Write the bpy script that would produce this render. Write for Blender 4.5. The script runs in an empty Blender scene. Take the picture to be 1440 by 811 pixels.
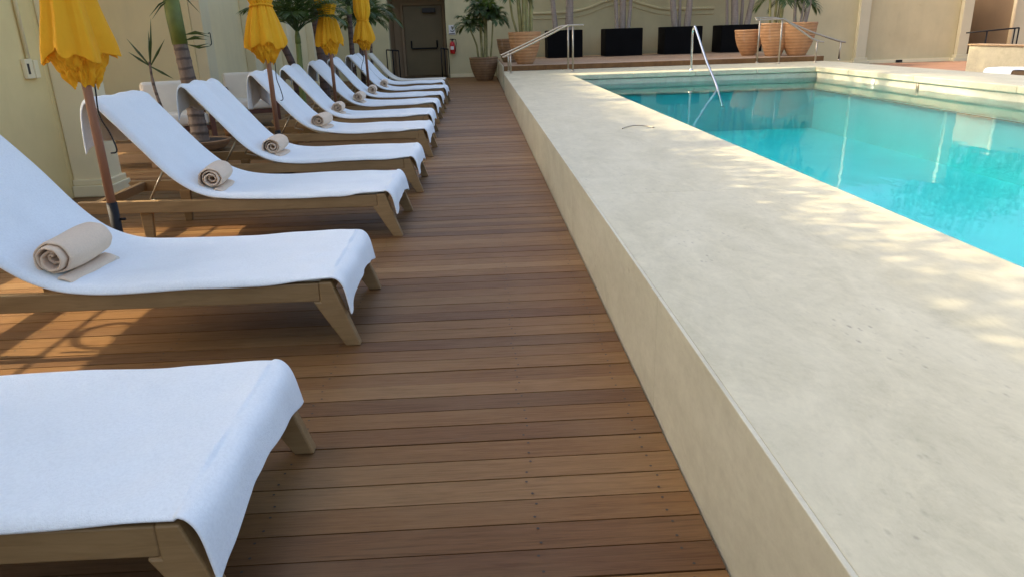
import bpy, bmesh, math, random
from math import sin, cos, pi, radians as R, sqrt
from mathutils import Vector, Matrix, noise as mnoise
random.seed(7)
sc = bpy.context.scene
col = sc.collection

# ------------------------------------------------------------------ helpers
class MB:
    """collects faces, builds ONE mesh object"""
    def __init__(s): s.v = []; s.f = []; s.m = []; s.tone = []; s.sm = []
    def face(s, idx, mi=0, t=0., sm=False):
        s.f.append(tuple(idx)); s.m.append(mi); s.tone.append(t); s.sm.append(sm)
    def box(s, x0, x1, y0, y1, z0, z1, mi=0, t=0.):
        b = len(s.v)
        s.v += [(x0,y0,z0),(x1,y0,z0),(x1,y1,z0),(x0,y1,z0),(x0,y0,z1),(x1,y0,z1),(x1,y1,z1),(x0,y1,z1)]
        for q in ((0,3,2,1),(4,5,6,7),(0,1,5,4),(1,2,6,5),(2,3,7,6),(3,0,4,7)): s.face([b+i for i in q], mi, t)
        return s
    def prism(s, poly, y0, y1, mi=0, axis='y', t=0., sm=False):
        """poly of (a,b) extruded along an axis"""
        n = len(poly); b = len(s.v)
        def P(a, c, d):
            return (a, d, c) if axis == 'y' else ((d, a, c) if axis == 'x' else (a, c, d))
        s.v += [P(a, c, y0) for a, c in poly] + [P(a, c, y1) for a, c in poly]
        for i in range(n):
            j = (i+1) % n; s.face((b+i, b+j, b+n+j, b+n+i), mi, t, sm)
        s.face([b+i for i in range(n)][::-1], mi, t); s.face([b+n+i for i in range(n)], mi, t)
        return s
    def grid(s, rows, mi=0, closed=False, sm=True, t=0.):
        b = len(s.v); n = len(rows[0])
        for r in rows: s.v += [tuple(p) for p in r]
        for i in range(len(rows)-1):
            for j in range(n if closed else n-1):
                k = (j+1) % n
                s.face((b+i*n+j, b+i*n+k, b+(i+1)*n+k, b+(i+1)*n+j), mi, t, sm)
        return s
    def tube(s, pts, rad, n=10, mi=0, cap=True, t=0.):
        pts = [Vector(p) for p in pts]; rows = []
        if not hasattr(rad, '__len__'): rad = [rad]*len(pts)
        up = Vector((0,0,1)); d0 = (pts[1]-pts[0]).normalized()
        a = d0.cross(up)
        if a.length < .05: a = d0.cross(Vector((1,0,0)))
        a.normalize()
        for i, p in enumerate(pts):
            d = (pts[min(i+1,len(pts)-1)]-pts[max(i-1,0)]).normalized()
            a = (a - d*a.dot(d)).normalized(); c = d.cross(a)
            rows.append([p + (a*cos(2*pi*k/n)+c*sin(2*pi*k/n))*rad[i] for k in range(n)])
        b = len(s.v); s.grid(rows, mi, True, True, t)
        if cap:
            s.face([b+k for k in range(n)], mi, t); L = b+(len(rows)-1)*n
            s.face([L+k for k in range(n)][::-1], mi, t)
        return s
    def lathe(s, prof, c=(0,0,0), n=40, mi=0, wob=None):
        rows = []
        for r, z in prof:
            rows.append([(c[0]+(r*(wob(2*pi*k/n, z) if wob else 1))*cos(2*pi*k/n), c[1]+(r*(wob(2*pi*k/n, z) if wob else 1))*sin(2*pi*k/n), c[2]+z) for k in range(n)])
        s.grid(rows, mi, True); return s
    def build(s, name, mats, parent=None, bevel=0., seg=2, recalc=True, solid=0.):
        me = bpy.data.meshes.new(name); me.from_pydata([tuple(v) for v in s.v], [], s.f)
        if not isinstance(mats, (list, tuple)): mats = [mats]
        for m in mats: me.materials.append(m)
        me.polygons.foreach_set('material_index', s.m); me.polygons.foreach_set('use_smooth', s.sm)
        at = me.attributes.new('tone', 'FLOAT', 'FACE'); at.data.foreach_set('value', s.tone)
        if recalc:
            bm = bmesh.new(); bm.from_mesh(me); bmesh.ops.recalc_face_normals(bm, faces=bm.faces); bm.to_mesh(me); bm.free()
        me.update()
        o = bpy.data.objects.new(name, me); col.objects.link(o)
        if parent: o.parent = parent
        if solid:
            md = o.modifiers.new('Solidify', 'SOLIDIFY'); md.thickness = solid; md.offset = 0
        if bevel:
            md = o.modifiers.new('Bevel', 'BEVEL'); md.width = bevel; md.segments = seg; md.limit_method = 'ANGLE'; md.angle_limit = R(35)
        return o

def tag(o, label=None, cat=None, group=None, kind=None):
    if label: o['label'] = label
    if cat: o['category'] = cat
    if group: o['group'] = group
    if kind: o['kind'] = kind
    return o
def empty(name, loc, rz=0., label=None, cat=None, group=None):
    o = bpy.data.objects.new(name, None); col.objects.link(o); o.location = loc; o.rotation_euler = (0,0,rz)
    o.empty_display_size = .2
    return tag(o, label, cat, group)
def children(o): return [c for c in bpy.data.objects if c.parent == o]
def copy_tree(o, parent=None):
    c = o.copy(); col.objects.link(c); c.parent = parent
    for ch in children(o): copy_tree(ch, c)
    return c
def catmull(P, n):
    out = []; P = [Vector(p) for p in P]
    for i in range(len(P)-1):
        p0, p1, p2, p3 = P[max(i-1,0)], P[i], P[i+1], P[min(i+2,len(P)-1)]
        for k in range(n):
            t = k/n
            out.append(.5*((2*p1)+(p2-p0)*t+(2*p0-5*p1+4*p2-p3)*t*t+(3*p1-p0-3*p2+p3)*t**3))
    out.append(P[-1]); return out

# ------------------------------------------------------------------ materials
def newmat(name):
    m = bpy.data.materials.new(name); m.use_nodes = True; nt = m.node_tree
    b = nt.nodes['Principled BSDF']; return m, nt, b
def N(nt, t, **kw):
    n = nt.nodes.new(t)
    for k, v in kw.items():
        if k in n.inputs.keys() if hasattr(n.inputs,'keys') else False: n.inputs[k].default_value = v
        else: setattr(n, k, v)
    return n
def L(nt, a, b): nt.links.new(a, b)
def coords(nt, scale=(1,1,1), kind='Object', rot=(0,0,0)):
    tc = nt.nodes.new('ShaderNodeTexCoord'); mp = nt.nodes.new('ShaderNodeMapping')
    mp.inputs['Scale'].default_value = scale; mp.inputs['Rotation'].default_value = rot
    L(nt, tc.outputs[kind], mp.inputs['Vector']); return mp.outputs['Vector']
def noise(nt, vec, scale, detail=4, rough=.55, dist=0.):
    n = nt.nodes.new('ShaderNodeTexNoise'); n.inputs['Scale'].default_value = scale; n.inputs['Detail'].default_value = detail
    n.inputs['Roughness'].default_value = rough; n.inputs['Distortion'].default_value = dist
    L(nt, vec, n.inputs['Vector']); return n.outputs['Fac']
def ramp(nt, fac, stops):
    r = nt.nodes.new('ShaderNodeValToRGB'); e = r.color_ramp.elements
    while len(e) < len(stops): e.new(.5)
    for i, (p, c) in enumerate(stops):
        e[i].position = p; e[i].color = (*c, 1) if len(c) == 3 else c
    L(nt, fac, r.inputs['Fac']); return r.outputs['Color']
def mix(nt, fac, a, b, mode='MIX'):
    m = nt.nodes.new('ShaderNodeMix'); m.data_type = 'RGBA'; m.blend_type = mode
    for sock, v in ((m.inputs[0], fac), (m.inputs[6], a), (m.inputs[7], b)):
        if hasattr(v, 'is_output'): L(nt, v, sock)
        elif isinstance(v, tuple): sock.default_value = (*v, 1) if len(v) == 3 else v
        else: sock.default_value = v
    return m.outputs[2]
def math_(nt, op, a, b=None):
    m = nt.nodes.new('ShaderNodeMath'); m.operation = op
    for i, v in enumerate((a, b)):
        if v is None: continue
        if hasattr(v, 'is_output'): L(nt, v, m.inputs[i])
        else: m.inputs[i].default_value = v
    return m.outputs[0]
def bump(nt, b, h, strength=.3, dist=.01, prev=None):
    n = nt.nodes.new('ShaderNodeBump'); n.inputs['Strength'].default_value = strength; n.inputs['Distance'].default_value = dist
    L(nt, h, n.inputs['Height'])
    if prev: L(nt, prev, n.inputs['Normal'])
    if b: L(nt, n.outputs['Normal'], b.inputs['Normal'])
    return n.outputs['Normal']
def plain(name, c, rough=.6, var=.12, nscale=6., metal=0., bscale=0., bstr=.2):
    m, nt, b = newmat(name); v = coords(nt)
    f = noise(nt, v, nscale, 5)
    lo = tuple(x*(1-var) for x in c); hi = tuple(min(1, x*(1+var)) for x in c)
    L(nt, ramp(nt, f, [(.3, lo), (.7, hi)]), b.inputs['Base Color'])
    b.inputs['Roughness'].default_value = rough; b.inputs['Metallic'].default_value = metal
    if bscale: bump(nt, b, noise(nt, v, bscale, 4), bstr, .005)
    return m

def deck_mat(name='deck_wood', cols=None, grey=(.21,.135,.062), rough=.5):
    m, nt, b = newmat(name)
    at = nt.nodes.new('ShaderNodeAttribute'); at.attribute_name = 'tone'
    tc = nt.nodes.new('ShaderNodeTexCoord')
    cmb = nt.nodes.new('ShaderNodeCombineXYZ'); L(nt, math_(nt, 'MULTIPLY', at.outputs['Fac'], 91.), cmb.inputs[0]); L(nt, math_(nt, 'MULTIPLY', at.outputs['Fac'], 57.), cmb.inputs[1])
    add = nt.nodes.new('ShaderNodeVectorMath'); add.operation = 'ADD'; L(nt, tc.outputs['Object'], add.inputs[0]); L(nt, cmb.outputs[0], add.inputs[1])
    def mp(sx, sy):
        q = nt.nodes.new('ShaderNodeMapping'); q.inputs['Scale'].default_value = (sx, sy, 1); L(nt, add.outputs[0], q.inputs['Vector']); return q.outputs['Vector']
    base = ramp(nt, at.outputs['Fac'], cols or [(0., (.105,.047,.014)), (.35, (.158,.074,.021)), (.6, (.188,.094,.029)), (.85, (.22,.118,.042)), (1., (.27,.16,.064))])
    grain = noise(nt, mp(1.2, 26), 3.2, 6, .65, 1.2)
    c1 = mix(nt, .55, base, ramp(nt, grain, [(.28, (.36,.33,.3)), (.5, (.95,.95,.95)), (.75, (1.22,1.2,1.15))]), 'MULTIPLY')
    fine = noise(nt, mp(5, 160), 3., 3, .6)
    c2 = mix(nt, .4, c1, ramp(nt, fine, [(.3, (.6,.58,.55)), (.6, (1.1,1.1,1.1))]), 'MULTIPLY')
    blot = noise(nt, coords(nt, (.9, 1.6, 1)), 1.7, 5, .6)
    c3 = mix(nt, ramp(nt, blot, [(.45, (0,0,0)), (.75, (.6,.6,.6))]), c2, mix(nt, .6, c2, grey))
    st = noise(nt, coords(nt, (1.1, 2.4, 1)), 3.1, 6, .7)
    c4 = mix(nt, ramp(nt, st, [(.62, (0,0,0)), (.78, (.45,.45,.45))]), c3, (.06,.035,.02))
    L(nt, c4, b.inputs['Base Color'])
    L(nt, ramp(nt, grain, [(.3, (rough+.18,)*3), (.7, (rough,)*3)]), b.inputs['Roughness'])
    b.inputs['Specular IOR Level'].default_value = .3
    n1 = bump(nt, None, grain, .25, .004); bump(nt, b, fine, .2, .0015, n1)
    return m
def teak_mat(name, a, b_, rough=.55, axis=(2.2, 22, 22)):
    m, nt, b = newmat(name); v = coords(nt, axis)
    f = noise(nt, v, 2.2, 6, .62, .8); g = noise(nt, coords(nt), 2.5, 3)
    c = mix(nt, .35, ramp(nt, f, [(.25, a), (.75, b_)]), ramp(nt, g, [(.3, a), (.7, b_)]))
    oi = nt.nodes.new('ShaderNodeObjectInfo')
    c = mix(nt, .35, c, ramp(nt, oi.outputs['Random'], [(0, (.75,.72,.7)), (1, (1.2,1.15,1.1))]), 'MULTIPLY')
    L(nt, c, b.inputs['Base Color']); b.inputs['Roughness'].default_value = rough
    bump(nt, b, f, .25, .002); return m
def stone_mat(name, base, vein, pit, sc_=(1,1,1), rough=.38):
    m, nt, b = newmat(name)
    at = nt.nodes.new('ShaderNodeAttribute'); at.attribute_name = 'tone'
    tc = nt.nodes.new('ShaderNodeTexCoord')
    cmb = nt.nodes.new('ShaderNodeCombineXYZ'); L(nt, math_(nt, 'MULTIPLY', at.outputs['Fac'], 41.), cmb.inputs[0]); L(nt, math_(nt, 'MULTIPLY', at.outputs['Fac'], 23.), cmb.inputs[2])
    add = nt.nodes.new('ShaderNodeVectorMath'); add.operation = 'ADD'; L(nt, tc.outputs['Object'], add.inputs[0]); L(nt, cmb.outputs[0], add.inputs[1])
    def mp(s):
        q = nt.nodes.new('ShaderNodeMapping'); q.inputs['Scale'].default_value = s; q.inputs['Rotation'].default_value = (0, 0, .35); L(nt, add.outputs[0], q.inputs['Vector']); return q.outputs['Vector']
    cloud = noise(nt, mp((2.4*sc_[0], 1.0*sc_[1], 1.4*sc_[2])), 1.7, 10, .74, .55)
    streak = noise(nt, mp((5*sc_[0], 2.4*sc_[1], 4*sc_[2])), 1.7, 10, .76, .8)
    tone = ramp(nt, at.outputs['Fac'], [(0, (.96,.955,.945)), (1, (1.03,1.03,1.03))])
    c = mix(nt, ramp(nt, cloud, [(.34, (1,1,1)), (.66, (0,0,0))]), base, vein)
    c = mix(nt, ramp(nt, streak, [(.48, (0,0,0)), (.66, (.5,.5,.5))]), c, tuple(min(1, x*1.12) for x in base))
    c = mix(nt, ramp(nt, streak, [(.28, (.5,.5,.5)), (.42, (0,0,0))]), c, tuple(x*.72 for x in vein))
    sp = noise(nt, mp((1.5,1,1.2)), 22, 6, .75)
    c = mix(nt, .5, c, ramp(nt, sp, [(.3, (.82,.81,.79)), (.5, (1,1,1)), (.7, (1.1,1.1,1.1))]), 'MULTIPLY')
    c = mix(nt, 1., c, tone, 'MULTIPLY')
    vo = nt.nodes.new('ShaderNodeTexVoronoi'); vo.inputs['Scale'].default_value = 22; L(nt, mp((1.6*sc_[0], .7*sc_[1], 1.2*sc_[2])), vo.inputs['Vector'])
    area = noise(nt, mp((.9,.6,.9)), 2.3, 4, .6)
    pm = math_(nt, 'MULTIPLY', ramp(nt, vo.outputs['Distance'], [(.08, (1,1,1)), (.26, (0,0,0))]), ramp(nt, area, [(.54, (0,0,0)), (.66, (1,1,1))]))
    pf = noise(nt, mp((1,1,1)), 40, 3); pm = math_(nt, 'MULTIPLY', pm, ramp(nt, pf, [(.4, (0,0,0)), (.6, (.75,.75,.75))]))
    c = mix(nt, pm, c, pit)
    L(nt, c, b.inputs['Base Color'])
    L(nt, ramp(nt, cloud, [(.3, (rough+.16,)*3), (.7, (rough,)*3)]), b.inputs['Roughness'])
    n1 = bump(nt, None, streak, .10, .004)
    iv = math_(nt, 'SUBTRACT', 1., pm); bump(nt, b, iv, .35, .003, n1)
    return m
def wall_mat(name, c, stain=.12):
    m, nt, b = newmat(name); v = coords(nt)
    f = noise(nt, v, .9, 6, .6); d = noise(nt, coords(nt, (1.3, 1.3, .25)), 1.6, 6, .65)
    a = ramp(nt, f, [(.3, tuple(x*(1-stain) for x in c)), (.7, tuple(min(1, x*(1+stain*.5)) for x in c))])
    a = mix(nt, ramp(nt, d, [(.5, (0,0,0)), (.8, (.35,.35,.35))]), a, tuple(x*.7 for x in c))
    L(nt, a, b.inputs['Base Color']); b.inputs['Roughness'].default_value = .8
    n1 = bump(nt, None, noise(nt, v, 3., 3), .2, .02); bump(nt, b, noise(nt, v, 95, 4), .22, .003, n1)
    return m
def towel_mat(name, c, grain=330., strength=.3):
    m, nt, b = newmat(name); v = coords(nt)
    vo = nt.nodes.new('ShaderNodeTexVoronoi'); vo.inputs['Scale'].default_value = grain; L(nt, v, vo.inputs['Vector'])
    f = noise(nt, v, 5, 5); g = noise(nt, v, 120, 3)
    a = ramp(nt, f, [(.3, tuple(x*.95 for x in c)), (.7, c)])
    a = mix(nt, .6, a, ramp(nt, g, [(.3, (.9,.9,.9)), (.6, (1.02,1.02,1.02))]), 'MULTIPLY')
    L(nt, a, b.inputs['Base Color']); b.inputs['Roughness'].default_value = .95
    b.inputs['Sheen Weight'].default_value = .25; b.inputs['Sheen Roughness'].default_value = .6
    b.inputs['Specular IOR Level'].default_value = .15
    h = math_(nt, 'ADD', vo.outputs['Distance'], math_(nt, 'MULTIPLY', g, .8))
    bump(nt, b, h, strength, .004); return m
def leaf_mat(name, dark, light):
    m, nt, b = newmat(name); at = nt.nodes.new('ShaderNodeAttribute'); at.attribute_name = 'tone'
    f = noise(nt, coords(nt), 9, 3)
    c = mix(nt, .3, ramp(nt, at.outputs['Fac'], [(0, dark), (1, light)]), ramp(nt, f, [(.3, dark), (.7, light)]))
    L(nt, c, b.inputs['Base Color']); b.inputs['Roughness'].default_value = .42
    b.inputs['Transmission Weight'].default_value = 0.
    tr = nt.nodes.new('ShaderNodeBsdfTranslucent'); L(nt, mix(nt, .5, c, (.2,.3,.03)), tr.inputs['Color'])
    ms = nt.nodes.new('ShaderNodeMixShader'); ms.inputs[0].default_value = .25
    out = nt.nodes['Material Output']; L(nt, b.outputs[0], ms.inputs[1]); L(nt, tr.outputs[0], ms.inputs[2]); L(nt, ms.outputs[0], out.inputs['Surface'])
    return m
def trunk_mat(name, a, b_, ring, scale=9.):
    m, nt, b = newmat(name); v = coords(nt, (1,1,1), 'Object')
    w = nt.nodes.new('ShaderNodeTexWave'); w.wave_type = 'BANDS'; w.bands_direction = 'Z'; w.inputs['Scale'].default_value = scale*.32
    w.inputs['Distortion'].default_value = 1.6; w.inputs['Detail'].default_value = 3; w.inputs['Detail Scale'].default_value = 2.5; L(nt, v, w.inputs['Vector'])
    f = noise(nt, coords(nt, (8,8,2)), 3, 6, .65)
    c = ramp(nt, f, [(.3, a), (.7, b_)])
    c = mix(nt, ramp(nt, w.outputs['Fac'], [(.72, (0,0,0)), (.93, (.75,.75,.75))]), c, ring)
    L(nt, c, b.inputs['Base Color']); b.inputs['Roughness'].default_value = .75
    bump(nt, b, mix(nt, .5, w.outputs['Color'], f), .5, .01); return m
def terra_mat(name, a, b_):
    m, nt, b = newmat(name); v = coords(nt)
    w = nt.nodes.new('ShaderNodeTexWave'); w.wave_type = 'BANDS'; w.bands_direction = 'Z'; w.inputs['Scale'].default_value = 4.4
    w.inputs['Distortion'].default_value = .5; w.inputs['Detail'].default_value = 2; L(nt, v, w.inputs['Vector'])
    f = noise(nt, v, 4, 6, .65); c = ramp(nt, f, [(.3, a), (.72, b_)])
    c = mix(nt, ramp(nt, w.outputs['Fac'], [(.55, (0,0,0)), (.9, (.4,.4,.4))]), c, tuple(x*.55 for x in a))
    c = mix(nt, ramp(nt, noise(nt, coords(nt, (3,3,.8)), 2.2, 6, .7), [(.58, (0,0,0)), (.8, (.5,.5,.5))]), c, (.5,.43,.35))
    L(nt, c, b.inputs['Base Color']); b.inputs['Roughness'].default_value = .75
    bump(nt, b, w.outputs['Fac'], .5, .012); return m
def brick_mat(name):
    m, nt, b = newmat(name); v = coords(nt)
    br = nt.nodes.new('ShaderNodeTexBrick'); br.inputs['Scale'].default_value = 4.; br.inputs['Color1'].default_value = (.2,.1,.06,1); br.inputs['Color2'].default_value = (.26,.14,.085,1)
    br.inputs['Mortar'].default_value = (.15,.1,.07,1); br.inputs['Mortar Size'].default_value = .012; L(nt, v, br.inputs['Vector'])
    c = mix(nt, .5, br.outputs['Color'], ramp(nt, noise(nt, v, 1.3, 5), [(.3, (.7,.7,.7)), (.7, (1.2,1.15,1.1))]), 'MULTIPLY')
    L(nt, c, b.inputs['Base Color']); b.inputs['Roughness'].default_value = .7; return m
def fabric_mat(name, a, b_):
    m, nt, b = newmat(name); v = coords(nt)
    f = noise(nt, v, 3.5, 5); c = ramp(nt, f, [(.3, a), (.7, b_)])
    L(nt, c, b.inputs['Base Color']); b.inputs['Roughness'].default_value = .85
    tr = nt.nodes.new('ShaderNodeBsdfTranslucent'); L(nt, c, tr.inputs['Color'])
    ms = nt.nodes.new('ShaderNodeMixShader'); ms.inputs[0].default_value = .22
    bump(nt, b, noise(nt, v, 14, 5, .6), .55, .02)
    out = nt.nodes['Material Output']; L(nt, b.outputs[0], ms.inputs[1]); L(nt, tr.outputs[0], ms.inputs[2]); L(nt, ms.outputs[0], out.inputs['Surface'])
    return m

M = {}
M['deck'] = deck_mat()
M['platform'] = deck_mat('platform_wood', [(0, (.22,.13,.07)), (1, (.4,.28,.18))], (.4,.33,.26))
M['nail'] = plain('nail', (.03,.022,.015), .6)
M['stone'] = stone_mat('travertine', (.53,.49,.34), (.43,.40,.272), (.16,.135,.10))
M['stoneface'] = stone_mat('travertine_face', (.53,.51,.395), (.43,.405,.30), (.24,.19,.12), (1,.5,.8), .45)
M['wall'] = wall_mat('beige_render', (.80,.63,.28))
M['walllight'] = wall_mat('cream_trim', (.82,.70,.42), .08)
M['column'] = wall_mat('column_render', (.62,.56,.36), .08)
M['sidewall'] = wall_mat('side_render', (.84,.70,.38), .08)
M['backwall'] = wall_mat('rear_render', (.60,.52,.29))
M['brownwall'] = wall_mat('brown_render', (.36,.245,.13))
M['teak'] = teak_mat('teak', (.175,.102,.036), (.32,.205,.087))
M['teaklight'] = teak_mat('teak_light', (.26,.16,.075), (.42,.28,.15))
M['darkwood'] = teak_mat('dark_wood', (.08,.03,.018), (.15,.06,.035))
M['pole'] = teak_mat('umbrella_wood', (.25,.125,.075), (.37,.2,.125), .5, (22,22,2.2))
M['towel'] = towel_mat('white_terry', (.80,.835,.82))
M['roll'] = towel_mat('beige_terry', (.82,.625,.43), 420, .55)
M['mattress'] = plain('offwhite_canvas', (.66,.62,.5), .85, .08, 6, 0, 200, .2)
M['cushion'] = plain('cream_canvas', (.78,.72,.58), .85, .06, 4, 0, 160, .2)
M['steel'] = plain('brushed_steel', (.62,.61,.58), .22, .06, 12, 1.)
M['bronze'] = plain('bronze_rail', (.42,.36,.27), .35, .1, 12, .8)
M['black'] = plain('black_iron', (.011,.011,.011), .6, .2); M['black'].node_tree.nodes['Principled BSDF'].inputs['Specular IOR Level'].default_value = .25
M['blackbox'] = plain('black_planter', (.004,.004,.004), .9, .3, 3); M['blackbox'].node_tree.nodes['Principled BSDF'].inputs['Specular IOR Level'].default_value = .12
M['yellow'] = fabric_mat('yellow_canvas', (.82,.40,.008), (.88,.47,.014))
M['leaf'] = leaf_mat('palm_leaf', (.018,.042,.008), (.06,.11,.02))
M['treeleaf'] = leaf_mat('tree_leaf', (.022,.05,.012), (.08,.12,.03))
M['stemgreen'] = plain('crownshaft', (.13,.17,.035), .5, .35, 5)
M['stemyellow'] = plain('cane_stem', (.27,.24,.08), .55, .35, 5)
M['trunk'] = trunk_mat('ringed_trunk', (.12,.085,.06), (.24,.18,.13), (.05,.035,.025))
M['trunkgrey'] = trunk_mat('grey_trunk', (.22,.175,.135), (.38,.315,.25), (.27,.22,.17), 16)
M['bark'] = trunk_mat('dark_trunk', (.06,.035,.025), (.12,.075,.055), (.03,.02,.015))
M['terra'] = terra_mat('terracotta', (.44,.215,.085), (.60,.33,.145))
M['terradark'] = terra_mat('old_terracotta', (.22,.125,.06), (.36,.215,.105))
M['soil'] = plain('soil', (.04,.028,.018), .95, .3, 30)
M['white'] = plain('white_plastic', (.75,.73,.68), .4, .04)
M['red'] = plain('red_paint', (.5,.012,.012), .3, .1)
M['door'] = plain('door_paint', (.20,.145,.06), .5, .08, 2)
M['darktrim'] = plain('notice_board', (.03,.025,.02), .5)
M['sign'] = plain('sign_black', (.02,.02,.02), .5)
M['flower'] = plain('red_petals', (.35,.01,.03), .6, .3, 20)
M['pool'] = plain('pool_plaster', (.70,.74,.73), .6, .05, 1.2)
M['brick'] = brick_mat('brick_paving')
M['ground'] = plain('earth', (.12,.1,.07), .95, .2, .3)
M['grout'] = plain('dark_core', (.12,.1,.075), .9, .1)  # dark filling behind the stone joints and under the platform

# water : fresnel mirror over clear, tinted volume
def water_mats():
    m, nt, b = newmat('pool_water'); nt.nodes.remove(b); out = nt.nodes['Material Output']
    fr = nt.nodes.new('ShaderNodeFresnel'); fr.inputs['IOR'].default_value = 1.2
    gl = nt.nodes.new('ShaderNodeBsdfGlossy'); gl.inputs['Roughness'].default_value = .035
    tr = nt.nodes.new('ShaderNodeBsdfTransparent'); ms = nt.nodes.new('ShaderNodeMixShader')
    h1 = noise(nt, coords(nt, (.9, .35, 1), rot=(0,0,.2)), 1.3, 3, .5); h2 = noise(nt, coords(nt, (1, .6, 1)), 7., 2, .5)
    n1 = bump(nt, None, h1, .12, .05); n2 = bump(nt, None, h2, .05, .012, n1)
    L(nt, n2, gl.inputs['Normal']); L(nt, n2, fr.inputs['Normal'])
    L(nt, math_(nt, 'MULTIPLY', fr.outputs[0], .74), ms.inputs[0]); L(nt, tr.outputs[0], ms.inputs[1]); L(nt, gl.outputs[0], ms.inputs[2]); L(nt, ms.outputs[0], out.inputs['Surface'])
    va = nt.nodes.new('ShaderNodeVolumeAbsorption'); va.inputs['Color'].default_value = (.05,.945,.952,1); va.inputs['Density'].default_value = .34
    L(nt, va.outputs[0], out.inputs['Volume'])
    m2 = m.copy(); m2.name = 'pool_water_side'; t2 = m2.node_tree
    for n in t2.nodes:
        if n.type == 'BSDF_TRANSPARENT': tb = n
        if n.type == 'OUTPUT_MATERIAL': ou = n
    t2.links.new(tb.outputs[0], ou.inputs['Surface'])
    return m, m2
M['water'], M['waterside'] = water_mats()

# ------------------------------------------------------------------ the setting
LX, CX, LZ, WZ = .56, 1.90, .415, .2          # ledge face, coping inner edge, ledge height, water level
PX1, PY0, PY1 = 7.05, -2.5, 15.6               # pool
P = .1085                                      # plank pitch
rnd = random.Random(3)
g = MB()
y = -1.6
tones = {}
while y < 24.0:
    x = -9.2 - rnd.random()*2.
    t = rnd.random()
    while x < LX - .004:
        x1 = x + rnd.choice([4.8, 5.4, 6.0, 4.2])
        if x1 > -3.2: x1 = LX - .004
        tt = min(1, max(0, t*.65 + rnd.random()*.35))
        zt = rnd.uniform(-.0012, .0012)
        g.box(max(x, -9.), x1 - .003, y, y + P - .0055, -.024, zt, 0, tt)
        x = x1
    for nx in (-3.5, -2.8, -2.1, -1.4, -.64, .10, .47):
        for q in (.022, P - .028):
            cx = nx + rnd.uniform(-.012, .012); cy = y + q
            b = len(g.v); r_ = .0042
            g.v += [(cx + r_*cos(k*pi/4), cy + r_*sin(k*pi/4), .0022) for k in range(8)]
            g.face(range(b, b+8), 1)
    y += P
tag(g.build('wood_deck', [M['deck'], M['nail']], recalc=False), 'brown hardwood deck boards running across the walkway beside the ledge', 'deck', kind='structure')
g = MB()
X = (-300, CX + .02, PX1 - .02, 300); Y = (-300, PY0, PY1, 300)
for i in range(3):
    for j in range(3):
        if i == 1 and j == 1: continue
        b = len(g.v); g.v += [(X[i],Y[j],-.05),(X[i+1],Y[j],-.05),(X[i+1],Y[j+1],-.05),(X[i],Y[j+1],-.05)]; g.face((b,b+1,b+2,b+3))
tag(g.build('ground', M['ground'], recalc=False), 'earth under and around the pool terrace', 'ground', kind='structure')

# pool surround in pale stone: left ledge, back and right coping
g = MB()
ys = [-2.6] + [1.39 + 2.48*k - 2.48 for k in range(0, 7)] + [16.9]
ys = sorted(set(round(v, 3) for v in ys if v < -2 or v > 2))
for a, b_ in zip(ys[:-1], ys[1:]):
    t = .5
    g.box(LX + .0132, CX - .001, a + .0006, b_ - .0006, .300, LZ, 0, t)
yf = [-2.6, -.05, 2.25, 4.55, 6.85, 9.15, 11.45, 13.75, 16.9]
for a, b_ in zip(yf[:-1], yf[1:]):
    g.box(LX, LX + .0122, a + .001, b_ - .001, -.04, LZ + .0012, 1, rnd.random())
tag(g.build('stone_ledge', [M['stone'], M['stoneface']], bevel=.0022), 'long pale travertine ledge between the wooden deck and the pool', 'stone ledge', kind='structure')
g = MB(); g.box(LX + .0126, CX - .06, -2.6, 16.9, -.04, .2985, 0)
tag(g.build('ledge_core', M['grout']), 'masonry core under the pale ledge', 'stone ledge', kind='structure')
g = MB()   # back + right coping with a lip
xs = [CX, 3.2, 4.5, 5.8, PX1]
for a, b_ in zip(xs[:-1], xs[1:]): g.box(a + .0012, b_ - .0012, PY1, 16.9, .31, LZ - .002, 0, rnd.random())
xs = [LX + .03, 2.0, 3.6, 5.2, 6.8, 8.35]
for a, b_ in zip(xs[:-1], xs[1:]): g.box(a + .001, b_ - .001, 16.902, 18.05, .30, LZ - .003, 0, rnd.random())
yy = [-2.5, 0, 2.4, 4.8, 7.2, 9.6, 12, 14.2, 16.9]
for a, b_ in zip(yy[:-1], yy[1:]): g.box(PX1 + .001, 8.35, a + .0012, b_ - .0012, .31, LZ - .001, 0, rnd.random())
tag(g.build('pool_coping', M['stone'], bevel=.018, seg=3), 'pale stone coping round the far and right sides of the pool', 'coping', kind='structure')
g = MB()
g.box(LX + .05, 8.32, PY1 + .05, 18.0, -.04, .2995); g.box(PX1 + .05, 8.32, -2.5, PY1 + .049, -.04, .3095)
tag(g.build('coping_base', M['stoneface']), 'stone footing below the pool coping', 'coping', kind='structure')
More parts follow.
